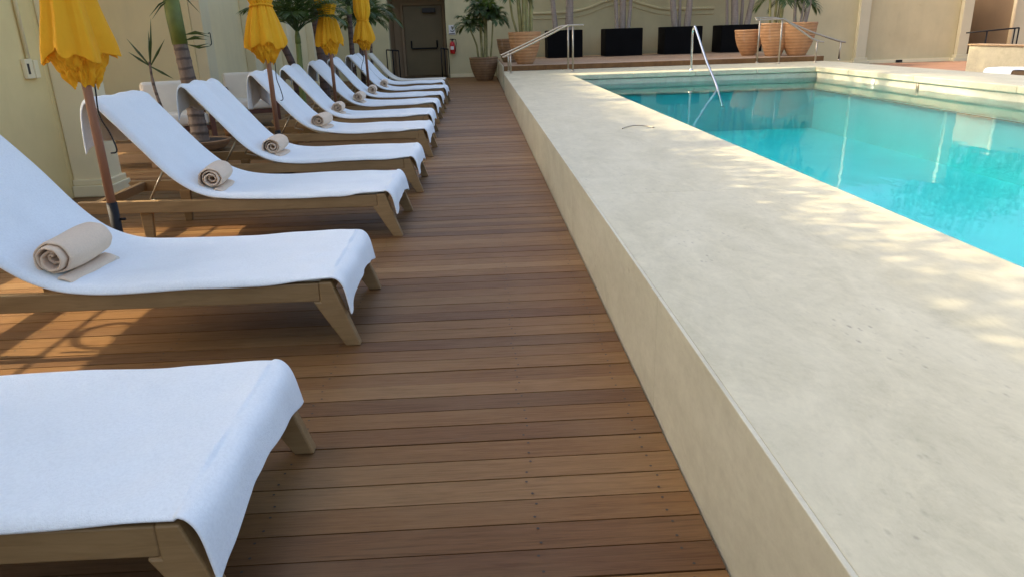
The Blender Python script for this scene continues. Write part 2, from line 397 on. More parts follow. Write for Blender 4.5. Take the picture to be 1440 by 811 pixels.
# basin
g = MB()
def quad(p): 
    b = len(g.v); g.v.extend(p); g.face(range(b, b+len(p)))
x0, x1, y0, y1, zb, zt = CX - .062, PX1 + .051, PY0, PY1 + .051, -.85, .3085
quad([(x0,y0,zb),(x1,y0,zb),(x1,y1,zb),(x0,y1,zb)])
g.box(x0 - .02, x0, y0, y1, zb, .2975); g.box(x1, x1 + .02, y0, y1, zb, zt); g.box(x0, x1, y1, y1 + .02, zb, .298); g.box(x0, x1, y0 - .02, y0, zb, zt)
basin = g.build('pool_basin', [M['pool'], M['stoneface']], recalc=False)
tag(basin, 'pale blue plastered pool basin', 'pool', kind='structure')
g = MB()   # dry tile band above the water
g.box(PX1 + .0385, PX1 + .0505, PY0, PY1 + .038, .12, .3075); g.box(CX - .06, PX1 + .038, PY1 + .0385, PY1 + .0505, .12, .2965)
tag(g.build('waterline_band', M['stoneface']), 'cream stone band above the waterline of the pool', 'pool', kind='structure')
g = MB(); g.box(CX - .058, PX1 + .036, PY0 + .004, PY1 + .036, -.846, WZ, 1)
g.m[1] = 0
tag(g.build('pool_water', [M['water'], M['waterside']]), 'turquoise pool water', 'water', kind='structure')

# raised wooden platform behind the pool
g = MB(); y = 18.06; 
while y < 23.9:
    t = rnd.random(); g.box(.62, 8.3, y, y + .13, .44, .53, 0, t); y += .136
g.box(.6, 8.32, 18.054, 18.0595, .41, .526, 2, .4)
g.box(.58, .598, 18.054, 23.9, -.04, .53, 1, .5)
tag(g.build('platform_deck', [M['platform'], M['stoneface'], M['deck']], bevel=.003), 'raised timber platform along the back of the pool', 'deck', kind='structure')
g = MB(); g.box(.6, 8.3, 18.1, 23.9, -.04, .438)
tag(g.build('platform_base', M['grout']), 'dark base under the raised platform', 'deck', kind='structure')
g = MB(); g.box(8.37, 30, -3, 26, -.04, .0)
tag(g.build('brick_paving', M['brick']), 'brown brick paving right of the pool', 'paving', kind='structure')

# ------------------------------------------------------------------ buildings and walls
def wall_with(name, boxes, mat, label, cat='wall', bevel=.008):
    g = MB()
    for b in boxes: g.box(*b)
    return tag(g.build(name, mat, bevel=bevel), label, cat)
# front left wing: face x=-3.61, opening with an iron grille beside loungers 1-3
FX, FH = -3.61, 4.5
w = wall_with('garden_wall', [(-3.91, FX, -3, 2.25, -.05, FH), (-3.91, FX, 2.25, 5.36, -.05, .74), (-3.91, FX, 2.25, 5.36, 1.93, FH), (-3.91, FX, 5.36, 6.5, -.05, FH),
                              (-5.0, FX, 6.5, 6.8, -.05, FH)], M['wall'], 'plain beige rendered wall at the left beside the near loungers', 'wall')
g = MB(); g.box(FX + .002, -3.31, 6.55, 6.83, -.02, FH - .1); g.build('pilaster', M['walllight'], w, .012)
g = MB(); g.box(FX + .003, -3.26, 6.5, 6.86, 0, .10); g.box(FX + .003, -3.285, 6.525, 6.85, .10, .15); g.build('pilaster_base', M['walllight'], w, .008)
# iron grille
gr = empty('window_grille', (-3.76, 3.8, 0), 0, 'black wrought iron grille with scrolls in the opening of the left wall', 'grille')
g = MB()
for z, r_ in ((1.31, .05), (1.53, .011), (1.79, .045)): g.tube([(0, -1.54, z), (0, 1.55, z)], r_, 8)
for k in range(2): g.tube([(0, -1.0 + k*2.0, .75), (0, -1.0 + k*2.0, 1.92)], .012, 8)
g.build('bars', M['black'], gr)
for cy in (-.45,):
    pts = []
    for k in range(26):
        a = k/25*2.1*pi; r_ = .2*(1 - k/34)
        pts.append((0, cy + r_*cos(a + 2.4), 1.70 + r_*.9*sin(a + 2.4)))
    g = MB(); g.tube(pts, .017, 8); g.build('scroll', M['black'], gr)
# high wall over the alcove, added out of view to block the sun
wall_with('shading_wall', [(-6.8, -6.5, 6.8, 9.6, 2.0, 6.85), (-6.8, -6.5, 9.6, 12.7, -.05, 6.85), (-6.5, -3.92, 6.5, 6.79, FH, 4.9)], M['wall'], 'unseen beige wall added over the seating alcove to cast shade')
# planting added out of view on the parapets, shaped to dapple the ledge shade
def shading_hedge(x, y0, y1, z, label, seed):
    rr = random.Random(seed); o = empty('shading_hedge', (x, y0, z), 0, label, 'hedge', 'unseen shading hedges added along the roof edges at left'); g = MB()
    for k in range(int(1250*(y1 - y0))):
        yy_ = rr.random()*(y1 - y0); top = .43 + .15*mnoise.noise(Vector((yy_*1.1, seed, 0))) + .10*mnoise.noise(Vector((yy_*3.1, seed, 5)))
        p = Vector((rr.uniform(-.25,.25), yy_, top*(1.25*rr.random()**1.5)))
        d = Vector((rr.uniform(-1,1), rr.uniform(-1,1), rr.uniform(-.8,.8))).normalized(); s_ = d.cross(Vector((rr.uniform(-1,1), rr.uniform(-1,1), 1))).normalized(); ln = rr.uniform(.05,.10)
        b = len(g.v); g.v += [p, p + d*ln*.5 + s_*ln*.3, p + d*ln, p + d*ln*.5 - s_*ln*.3]; g.face((b,b+1,b+2,b+3), 0, rr.random())
    g.build('foliage', M['treeleaf'], o, recalc=False)
    g = MB(); g.box(-.14, .14, .02, y1 - y0 - .02, .001, .12); g.build('trough', M['terradark'], o, .01)
shading_hedge(-3.76, -2.9, 6.75, FH, 'unseen shading hedge added on the roof edge of the near left wall', 1)
shading_hedge(-6.65, 6.85, 12.65, 6.85, 'unseen shading hedge added on the roof edge over the seating alcove', 2)
shading_hedge(-4.75, 12.75, 16.95, 5.319, 'unseen shading hedge added on the roof edge of the far left wall', 3)
# rear left wing, with a tall unseen block added to shade the back
w = wall_with('side_wall', [(-4.9, -4.6, 12.7, 24.0, -.05, 5.319), (-6.8, -4.9, 12.7, 13.0, -.05, 6.9), (-8.5, -4.91, 17.0, 24.0, -.05, 13.0), (-4.9, -4.6, 17.0, 24.0, 5.32, 13.0)], M['sidewall'], 'long beige side wall behind the far loungers, with an added shading block')
for yy_ in (12.72, 15.4, 18.2, 21.0):
    g = MB(); g.box(-4.598, -4.42, yy_, yy_ + .42, -.02, 5.6); g.box(-4.598, -4.38, yy_ - .04, yy_ + .46, 0, .14); g.build('pilaster', M['walllight'], w, .01)
g = MB(); g.tube([(-4.53, 16.6, 0), (-4.53, 16.6, 5.5)], .04, 12); g.build('drain_pipe', M['walllight'], w)
# back wall
YB = 24.0
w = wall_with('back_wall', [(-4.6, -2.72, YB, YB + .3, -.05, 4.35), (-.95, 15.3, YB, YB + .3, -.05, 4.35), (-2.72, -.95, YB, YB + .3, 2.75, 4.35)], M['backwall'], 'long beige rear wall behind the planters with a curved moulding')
for q in ((-.94,.55),(8.35,12.0),(12.36,15.25)):
    g = MB(); g.box(q[0], q[1], YB - .02, YB - .001, 0, .11); g.build('skirting', M['walllight'], w, .004)
for off, rr in ((0, .045), (-.16, .022)):
    pts = catmull([(1.7, YB - .01, 1.82 + off), (2.4, YB - .01, 1.82 + off), (2.98, YB - .01, 1.84 + off), (3.5, YB - .01, 1.94 + off), (4.0, YB - .01, 2.11 + off), (4.55, YB - .01, 2.17 + off),
                   (5.1, YB - .01, 2.02 + off), (5.7, YB - .01, 1.86 + off), (6.4, YB - .01, 1.82 + off), (7.4, YB - .01, 1.82 + off)], 8)
    g = MB(); g.tube(pts, rr, 8); g.build('moulding', M['backwall'], w)
for cx, cz in ((13.2, 1.76), (14.0, 1.75), (13.15, .88), (13.95, .86)):
    g = MB(); g.tube([(cx, YB - .012, cz), (cx, YB + .01, cz)], .045, 14); g.build('cover_plate', M['backwall'], w)
g = MB(); g.box(13.42, 13.62, YB - .05, YB - .021, .02, .09); g.build('drain_vent', M['black'], w)
for cx in (12.0, 15.3):
    o = empty('wall_column', (cx + .16, YB - .1, 0), 0, 'pale square column standing against the rear wall, %s' % ('between the palms and the bare wall panel' if cx < 13 else 'at the corner of the brown recess'), 'column', 'columns on the rear wall')
    g = MB(); g.box(-.16, .16, -.08, .098, .2, 4.3); g.build('shaft', M['column'], o, .01)
    g = MB(); g.box(-.27, .27, -.16, .098, -.02, .1); g.box(-.21, .21, -.12, .097, .1, .2); g.build('base', M['column'], o, .012)
# right recess
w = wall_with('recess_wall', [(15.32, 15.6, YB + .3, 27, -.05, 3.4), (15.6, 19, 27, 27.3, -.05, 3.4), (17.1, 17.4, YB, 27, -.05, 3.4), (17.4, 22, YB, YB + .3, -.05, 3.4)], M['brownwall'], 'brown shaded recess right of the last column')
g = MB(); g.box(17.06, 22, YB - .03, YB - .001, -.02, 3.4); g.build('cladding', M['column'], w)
g = MB(); g.tube([(16.98, YB - .12, 0), (16.98, YB - .12, 3.4)], .055, 10); tag(g.build('down_pipe', M['walllight']), 'pale vertical down pipe at the edge of the brown recess', 'pipe')
o = empty('iron_railing', (16.2, 23.2, 0), 0, 'low black iron railing in front of the brown recess', 'railing')
g = MB(); g.tube([(-1.1, 0, .86), (.55, 0, .96)], .022, 8); g.build('rail', M['black'], o)
for px, zt in ((-.45, .9), (.42, .95), (.55, .96)):
    g = MB(); g.tube([(px, 0, 0), (px, 0, zt)], .022, 8); g.build('post', M['black'], o)
# door recess
g = MB()
g.box(-3.0, -2.72, YB + .3, 25.6, -.05, 2.9); g.box(-.95, -.65, YB + .3, 25.6, -.05, 2.9); g.box(-3.0, -.65, 25.6, 25.8, -.05, 2.9); g.box(-2.72, -.95, YB + .3, 25.6, 2.76, 2.9)
rec = tag(g.build('door_recess', M['brownwall']), 'dark recessed doorway in the rear wall beyond the loungers', 'recess')
d = empty('exit_door', (-1.75, 25.52, 0), 0, 'olive emergency door with a push bar inside the dark recess', 'door')
g = MB(); g.box(-.62, .62, 0, .05, .02, 2.2); dp = g.build('door_leaf', M['door'], d, .004)
g = MB(); g.box(-.72, -.64, -.03, .07, 0, 2.3); g.box(.64, .72, -.03, .07, 0, 2.3); g.box(-.64, .64, -.03, .07, 2.22, 2.3); g.build('frame', M['brownwall'], d, .004)
g = MB(); g.tube([(-.42, -.03, 1.12), (-.42, -.07, .92), (-.40, -.09, .88), (.40, -.09, .88), (.42, -.07, .92), (.42, -.03, 1.12)], .025, 8); g.build('push_bar', M['black'], dp)
g = MB(); g.box(-.2, .22, -.14, .0, 0, .14); o = g.build('exit_light', M['darktrim'], bevel=.01); o.location = (-1.55, 25.45, 1.98); tag(o, 'small dark box lamp above the emergency door', 'lamp box')
g = MB(); g.box(-.03, 0, -.16, .16, 0, .38); o = g.build('dark_panel', M['darktrim'], bevel=.006); o.location = (-.951, YB + .5, 1.25); tag(o, 'dark square board on the side of the door recess', 'board')
def small_railing(x0, x1, label):
    o = empty('entry_railing', ((x0 + x1)/2, 23.5, 0), 0, label, 'railing', 'black railings beside the door recess')
    hw = (x1 - x0)/2
    g = MB(); g.tube([(-hw, 0, .90), (hw, .1, .86)], .02, 8); g.build('rail', M['black'], o)
    for k in range(3):
        g = MB(); t = k/2; g.tube([(-hw + 2*hw*t, .1*t, 0), (-hw + 2*hw*t, .1*t, .9 - .04*t)], .017, 8); g.build('post', M['black'], o)
small_railing(-2.78, -2.42, 'short black railing left of the door recess behind the last lounger')
small_railing(-1.12, -.9, 'short black railing at the right edge of the door recess')
# sign and fire extinguisher
o = empty('wall_sign', (-.77, YB - .002, 1.42), 0, 'white pictogram sign with black marks above the fire extinguisher', 'sign')
g = MB(); g.box(-.1, .1, -.012, 0, -.14, .14); g.build('plate', M['white'], o, .003)
g = MB()
g.tube([(.0, -.016, .02), (.03, -.016, .06), (.0, -.016, .1), (-.015, -.016, .07)], .012, 6)
g.tube([(-.05, -.016, -.02), (.0, -.016, -.05), (.05, -.016, -.04), (.06, -.016, .0)], .012, 6)
g.box(-.09, .08, -.016, -.0125, -.125, -.10); g.build('pictogram', M['sign'], o)
o = empty('fire_extinguisher', (-.78, YB - .1, .72), 0, 'red fire extinguisher hanging on the rear wall under the sign', 'extinguisher')
g = MB(); g.lathe([(0,0),(.075,.0),(.08,.02),(.08,.28),(.06,.33),(.03,.36),(.0,.36)], n=20); g.build('cylinder', M['red'], o)
g = MB(); g.box(-.02, .02, -.02, .02, .36, .41); g.box(-.07, .05, -.012, .012, .41, .44); g.build('valve', M['black'], o, .003)
g = MB(); g.tube(catmull([(.02, 0, .4), (.1, -.01, .42), (.12, -.02, .3), (.1, -.04, .15), (.09, -.05, .05)], 5), .012, 6); g.build('hose', M['black'], o)
g = MB(); g.box(-.055, .045, -.087, -.07, .12, .22); g.build('tag', M['white'], o)
# electrical box with conduit on the near wall
o = empty('switch_box', (FX + .002, 6.24, 1.1), 0, 'small pale switch box with a conduit on the left wall', 'switch box')
g = MB(); g.box(0, .035, -.05, .05, -.075, .075); ca = g.build('case', M['walllight'], o, .005)
g = MB(); g.box(.0352, .038, -.035, -.008, -.04, .04); g.build('window', M['darktrim'], ca)
g = MB(); g.box(0, .045, .052, .11, -.075, .065); g.build('cover', M['walllight'], o, .005)
g = MB(); g.tube([(.02, .03, .075), (.02, .03, 2.5)], .016, 10); g.build('conduit', M['walllight'], o)
g = MB(); g.tube(catmull([(0, 0, .1), (.03, 0, .11), (.035, 0, .05), (.03, 0, -.06), (0, 0, -.08)], 5), .008, 6)
o = g.build('gate_hook', M['black']); o.location = (-4.415, 12.9, 1.3); tag(o, 'small dark hook on the pilaster behind the big palm', 'hook')
# low white wall at right with flowers on it
g = MB(); g.box(12.2, 12.5, 9.5, 18.55, -.04, .64); lw = g.build('low_wall', M['stone'], bevel=.008); tag(lw, 'low pale wall beyond the pool at the right', 'wall')
g = MB(); g.box(12.17, 12.53, 9.47, 18.58, .642, .675); g.build('cap', M['brownwall'], lw, .004)
def flowers(loc):
    o = empty('flower_pot', loc, 0, 'potted plant with dark red flowers on the low pale wall', 'flowers')
    g = MB(); g.lathe([(0,0),(.09,0),(.12,.16),(.13,.17),(.11,.17),(.1,.13),(0,.13)], n=18); g.build('pot', M['terra'], o)
    rr = random.Random(5); g = MB()
    for k in range(140):
        a = rr.random()*2*pi; r_ = rr.random()*.2; z = .15 + rr.random()*.22; c = Vector((r_*cos(a), r_*sin(a), z)); d_ = Vector((rr.uniform(-1,1), rr.uniform(-1,1), rr.uniform(-.3,1))).normalized(); s_ = d_.cross(Vector((0,0,1))).normalized()
        b = len(g.v); g.v += [c, c + d_*.05 + s_*.02, c + d_*.1, c + d_*.05 - s_*.02]; g.face((b,b+1,b+2,b+3), 0, rr.random())
    g.build('leaves', M['leaf'], o, recalc=False)
    g = MB()
    for k in range(60):
        a = rr.random()*2*pi; r_ = rr.random()*.2; z = .38 + rr.random()*.16; c = Vector((r_*cos(a), r_*sin(a), z))
        for q in range(4):
            d_ = Vector((rr.uniform(-1,1), rr.uniform(-1,1), rr.uniform(-.3,.6))).normalized(); s_ = d_.cross(Vector((.1,0,1))).normalized()
            b = len(g.v); g.v += [c, c + d_*.02 + s_*.014, c + d_*.04, c + d_*.02 - s_*.014]; g.face((b,b+1,b+2,b+3))
    g.build('blossoms', M['flower'], o, recalc=False)
flowers((12.35, 16.35, .675))

# ------------------------------------------------------------------ loungers
W = .77
PROF = [(-.055,.307),(-.25,.311),(-.55,.309),(-.85,.304),(-1.03,.312),(-1.17,.338),(-1.29,.395),(-1.41,.50),(-1.55,.665),(-1.68,.815),(-1.775,.925)]
PC = [Vector((p[0], 0, p[1])) for p in catmull([(a, 0, b) for a, b in PROF], 6)] if False else catmull([(a, 0, b) for a, b in PROF], 6)
def make_lounger():
    root = empty('sun_lounger', (0,0,0)); T = M['teak']
    for s, y0 in ((0, 0.), (1, W - .035)):
        g = MB(); g.prism([(-.10,.207),(-.10,.287),(-1.2,.292),(-2.02,.305),(-2.04,.285),(-1.99,.225),(-1.2,.212)], y0, y0 + .035); g.build('side_rail', T, root, .005)
        g = MB(); g.prism([(-.099,.207),(-.13,.207),(-.012,.0),(.052,.0),(-.046,.292),(-.099,.292)], y0 - .006, y0 + .041); g.build('leg', T, root, .006)
        g = MB(); g.prism([(-1.66,.23),(-1.58,.23),(-1.60,0),(-1.65,0)], y0 + .037, y0 + .072) if s == 0 else g.prism([(-1.66,.23),(-1.58,.23),(-1.60,0),(-1.65,0)], y0 - .037, y0 - .002)
        g.build('leg', T, root, .004)
        g = MB(); yb = y0 + (.05 if s == 0 else -.043)
        pr = [p for p in PC if p.x <= -1.0]
        low = [(p.x, p.z - .046) for p in pr]; up_ = [(p.x, p.z - .012) for p in pr]
        n = len(pr)
        for i in range(n-1):
            g.prism([low[i], low[i+1], up_[i+1], up_[i]], yb, yb + .032)
        bm_ = g.build('back_frame', M['teaklight'], root); 
        g = MB(); yy = y0 + (.10 if s == 0 else -.07)
        g.tube([(-1.47, yy, .50), (-1.60, yy, .29)], .008, 8); g.tube([(-1.60, yy, .29), (-1.50, yy, .26)], .007, 8); g.build('support_strut', M['bronze'], root)
    for q in ((-.098,-.06,.215,.285),(-1.95,-1.91,.235,.295),(-1.02,-.98,.22,.27)):
        g = MB(); g.box(q[0], q[1], .036, W - .036, q[2], q[3]); g.build('cross_rail', T, root, .004)
    g = MB()
    for k in range(0, len(PC)-1, 4):
        p = PC[k]; q = PC[k+1]; d = (q - p).normalized(); n_ = Vector((-d.z, 0, d.x)); 
        if n_.z < 0: n_ = -n_
        a = p - n_*.052; c = p + d*.05 - n_*.052
        g.prism([(a.x, a.z), (c.x, c.z), (c.x + n_.x*.012, c.z + n_.z*.012), (a.x + n_.x*.012, a.z + n_.z*.012)], .09, W - .09)
    g.build('slats', M['teaklight'], bm_)
    g = MB(); rows = []
    for i, p in enumerate(PC):
        q = PC[min(i+1, len(PC)-1)] - PC[max(i-1, 0)]; d = q.normalized(); n_ = Vector((-d.z, 0, d.x)); n_ = n_ if n_.z > 0 else -n_
        ring = []
        for a, b_ in ((.045,-.036),(.038,-.02),(.045,-.004),(.06,-.001),(.2,0),(W/2,0),(W-.2,0),(W-.06,-.001),(W-.045,-.004),(W-.038,-.02),(W-.045,-.036)):
            c = p + n_*(b_ - .008); ring.append((c.x, a, c.z))
        rows.append(ring)
    g.grid(rows, 0, True); n = 11
    b0 = 0; g.face(range(n)); g.face(range((len(PC)-1)*n, len(PC)*n))
    g.build('mattress', M['mattress'], root)
    return root
YN = [1.33, 2.93, 4.73, 6.16, 8.08, 9.62, 11.3, 12.85, 14.6, 16.4, 17.75]
X0 = [-.63, -.61, -.60, -.56, -.585, -.63, -.66, -.65, -.65, -.78, -.75]
RZ = [R(a) for a in (.0, .4, -.5, .6, -.7, .9, -.4, .8, -.6, .5, -.8)]
HOW = ['nearest the camera, only its foot end in view', 'second from the front with a rolled towel at its bend', 'third from the front, beside the yellow umbrella nearest the wall',
       'fourth from the front, its headrest beside the ringed palm trunk', 'fifth from the front, crossed by the second umbrella pole', 'sixth from the front, behind the green stemmed palm', 'seventh from the front, crossed by the third umbrella pole',
       'eighth from the front, beside the dark leaning trunk', 'ninth from the front, the last one with a rolled towel', 'tenth from the front, second to last in the row', 'last in the row by the door recess, with no towel on it']
proto = make_lounger(); lounger = []
for i in range(11):
    o = proto if i == 0 else copy_tree(proto)
    o.location = (X0[i], YN[i], 0); o.rotation_euler = (0, 0, RZ[i])
    tag(o, 'teak lounger ' + HOW[i], 'sun lounger', 'teak loungers in a row along the deck'); lounger.append(o)
o = copy_tree(proto); o.location = (10.2, 14.9, 0); o.rotation_euler = (0, 0, pi)
tag(o, 'lone teak lounger by the low pale wall across the pool', 'sun lounger')

# white towels draped over the loungers
def make_drape(seed, hang=.24):
    rr = random.Random(seed); ph = [rr.uniform(0, 6.28) for _ in range(10)]
    path = []                                              # (point, kind)
    head = [(-1.872,.66 + (.24 - hang)),(-1.872,.74),(-1.868,.84),(-1.852,.915),(-1.815,.945)]
    pts = head + [(p.x, p.z + .004) for p in reversed(PC)][0:] 
    path = catmull([(a, 0, b) for a, b in head], 5) + [Vector((p.x, 0, p.z + .004)) for p in reversed(PC)]
    front = catmull([(-.055,0,.311),(-.028,0,.305),(-.010,0,.286),(.0,0,.255),(.006,0,.21),(.012,0,.16)], 5)[1:]
    path += front
    nv = 41; rows = []; n0 = len(path); nh = 21
    for i, p in enumerate(path):
        row = []
        df = max(0, (i - (n0 - len(front)))/(len(front)-1)) if i >= n0 - len(front) else 0.
        dh = max(0., 1 - i/nh)
        d = (path[min(i+1, n0-1)] - path[max(i-1, 0)]).normalized(); nn = Vector((-d.z, 0, d.x)); nn = nn if nn.z > -.2 else -nn
        for j in range(nv):
            v = j/(nv-1); s = 2*v - 1; yv = -.012 + v*(W + .024)
            q = p.copy(); 
            e = max(0, (abs(s) - .91)/.09)
            q -= nn*(e*e*(1 - dh)*(.004 + .026*max(0., min(1., (-.09 - q.x)/.22))))
            # gentle slack and wrinkles along the length
            wr = .0035*sin(9*q.x + 3*s + ph[0]) * cos(2.2*s + ph[1]) + .003*sin(16*yv + 5*q.x + ph[2]) + .0025*sin(31*yv - 4*q.x + ph[3])*sin(3*q.x + ph[4])
            sl = -.018*(1 - s*s)*max(0, 1 - abs(q.x + 1.15)/.5)
            tw = .012*sin(14*yv + ph[5])*max(0, min(1, (q.z - .45)/.4))*.6
            fr_ = math.exp(-((q.x + .2)/.28)**2); big = mnoise.noise(Vector((q.x*2.2 + seed, yv*3.1, seed*.7))); fine = abs(mnoise.noise(Vector((q.x*5 - yv*4 + seed, yv*3 + q.x*2, 3.1))))
            q += nn*((wr + sl + tw)*(1 - df) + .007*big + .010*(.25 - fine)*(.35 + fr_))
            if df > 0:
                drop = .72 + .36*abs(s)**3 + .03*sin(4*s + ph[6])
                q.z = .302 + (p.z - .302)*min(drop, 1.12)
                f = sin(7*s + ph[7])*.5 + sin(13*s + ph[8])*.35
                q.x += (.006*f + .010 + .006*abs(s)**3)*df
                yv += .012*s*df*abs(s)**4
                q.z += .0015*sin(19*s + ph[9])*df
            if dh > 0:
                q.x -= dh*(.012 + .014*sin(8*s + ph[7]))
                q.z += dh*(.07*(1 - abs(s)) + .03*sin(4*s + ph[6]) )*(1 if i < 16 else 0)*(1-i/16)
            q.y = yv; row.append(q)
        rows.append(row)
    g = MB(); g.grid(rows); o = g.build('draped_towel', M['towel'], solid=.011, recalc=True)
    o.modifiers['Solidify'].offset = 1.0 if False else 0
    md = o.modifiers.new('Sub', 'SUBSURF'); md.levels = 1; md.render_levels = 1
    return o
DHOW = ['over the nearest lounger, its corner hanging lowest in the picture', 'over the second lounger, under the largest rolled towel', 'over the third lounger, beside the yellow umbrella nearest the wall',
        'over the fourth lounger, beside the ringed palm trunk', 'over the fifth lounger, behind the second umbrella pole', 'over the sixth lounger, behind the green stemmed palm', 'over the seventh lounger, crossed by the third umbrella pole',
        'over the eighth lounger, beside the dark leaning trunk', 'over the ninth lounger, under the farthest rolled towel', 'over the tenth lounger, the farthest towel, bare of any roll']
for i in range(10):
    o = make_drape(20 + i, [.24, .24, .3, .22, .34, .2, .3, .22, .3, .2][i])
    o.location = (X0[i], YN[i], .003); o.rotation_euler = (0, 0, RZ[i]); tag(o, 'white terry towel spread ' + DHOW[i], 'towel', 'white towels spread over the loungers')
o = make_drape(60); o.location = (10.2, 14.9, .003); o.rotation_euler = (0, 0, pi); tag(o, 'white towel on the lone lounger by the low pale wall', 'towel')

def make_roll(seed):
    rr = random.Random(seed); g = MB(); spir = []
    turns = 3.6; n = 84
    for k in range(n + 1):
        t = k/n; a = -pi/2 - (1 - t)*turns*2*pi; r_ = .012 + .066*t + .0022*sin(7*a + seed) + .0015*sin(11*a)
        spir.append((r_*cos(a)*1.04, r_*sin(a)*.95))
    zb = spir[-1][1]
    tl = 7
    for k in range(1, tl + 1): spir.append((.011*k + spir[n][0], zb - .0015*k + .003*sin(k*.9 + seed)))
    ex, ez = spir[-1]; spir += [(ex + .008, ez + .007), (ex + .002, ez + .0155)] + [(ex - .012*k, ez + .0165 + .0015*k + .002*sin(k + seed)) for k in range(1, 5)]
    rows = []
    ny = 15
    for j in range(ny):
        y = j/(ny-1); row = []
        for k, (a, b_) in enumerate(spir):
            t = min(1, k/n); r_ = 1 - .06*((2*y - 1)**4)
            row.append((a*r_ + .006*sin(2.5*y + seed + k*.02), y*.33 + .016*sin(k*.11 + seed)*(1 - y) + .012*(1 - t)*(1 if j == 0 else 0), b_*r_ + .003*sin(6*y + k*.13)))
        rows.append(row)
    g.grid(rows); o = g.build('rolled_towel', M['roll'], solid=.0105)
    md = o.modifiers.new('Sub', 'SUBSURF'); md.levels = 1; md.render_levels = 1
    return o
RHOW = ['largest in view, on the second lounger', 'on the third lounger, right of the nearest umbrella pole', 'on the fourth lounger, beside the second umbrella pole', 'on the fifth lounger, beyond the second umbrella',
        'on the sixth lounger, with a dark gap in its coil', 'on the seventh lounger, by the third umbrella pole', 'on the eighth lounger, just before the smallest one', 'smallest and farthest, on the ninth lounger']
for k in range(8):
    i = k + 1; o = make_roll(k)
    s_ = [1.1, 1.02, 1, 1, .95, 1, 1, .95][k]
    o.scale = (s_, s_, s_); o.location = (X0[i] - 1.20 + [.0,.02,.0,.02,-.01,.02,.01,.0][k], YN[i] + [.04,.07,.08,.1,.12,.12,.14,.14][k], .337 + .078*s_)
    o.rotation_euler = (0, .16, R([-4, 3, 0, -5, 4, -2, 3, 0][k]))
    tag(o, 'rolled beige towel ' + RHOW[k], 'rolled towel', 'rolled beige towels on the loungers')

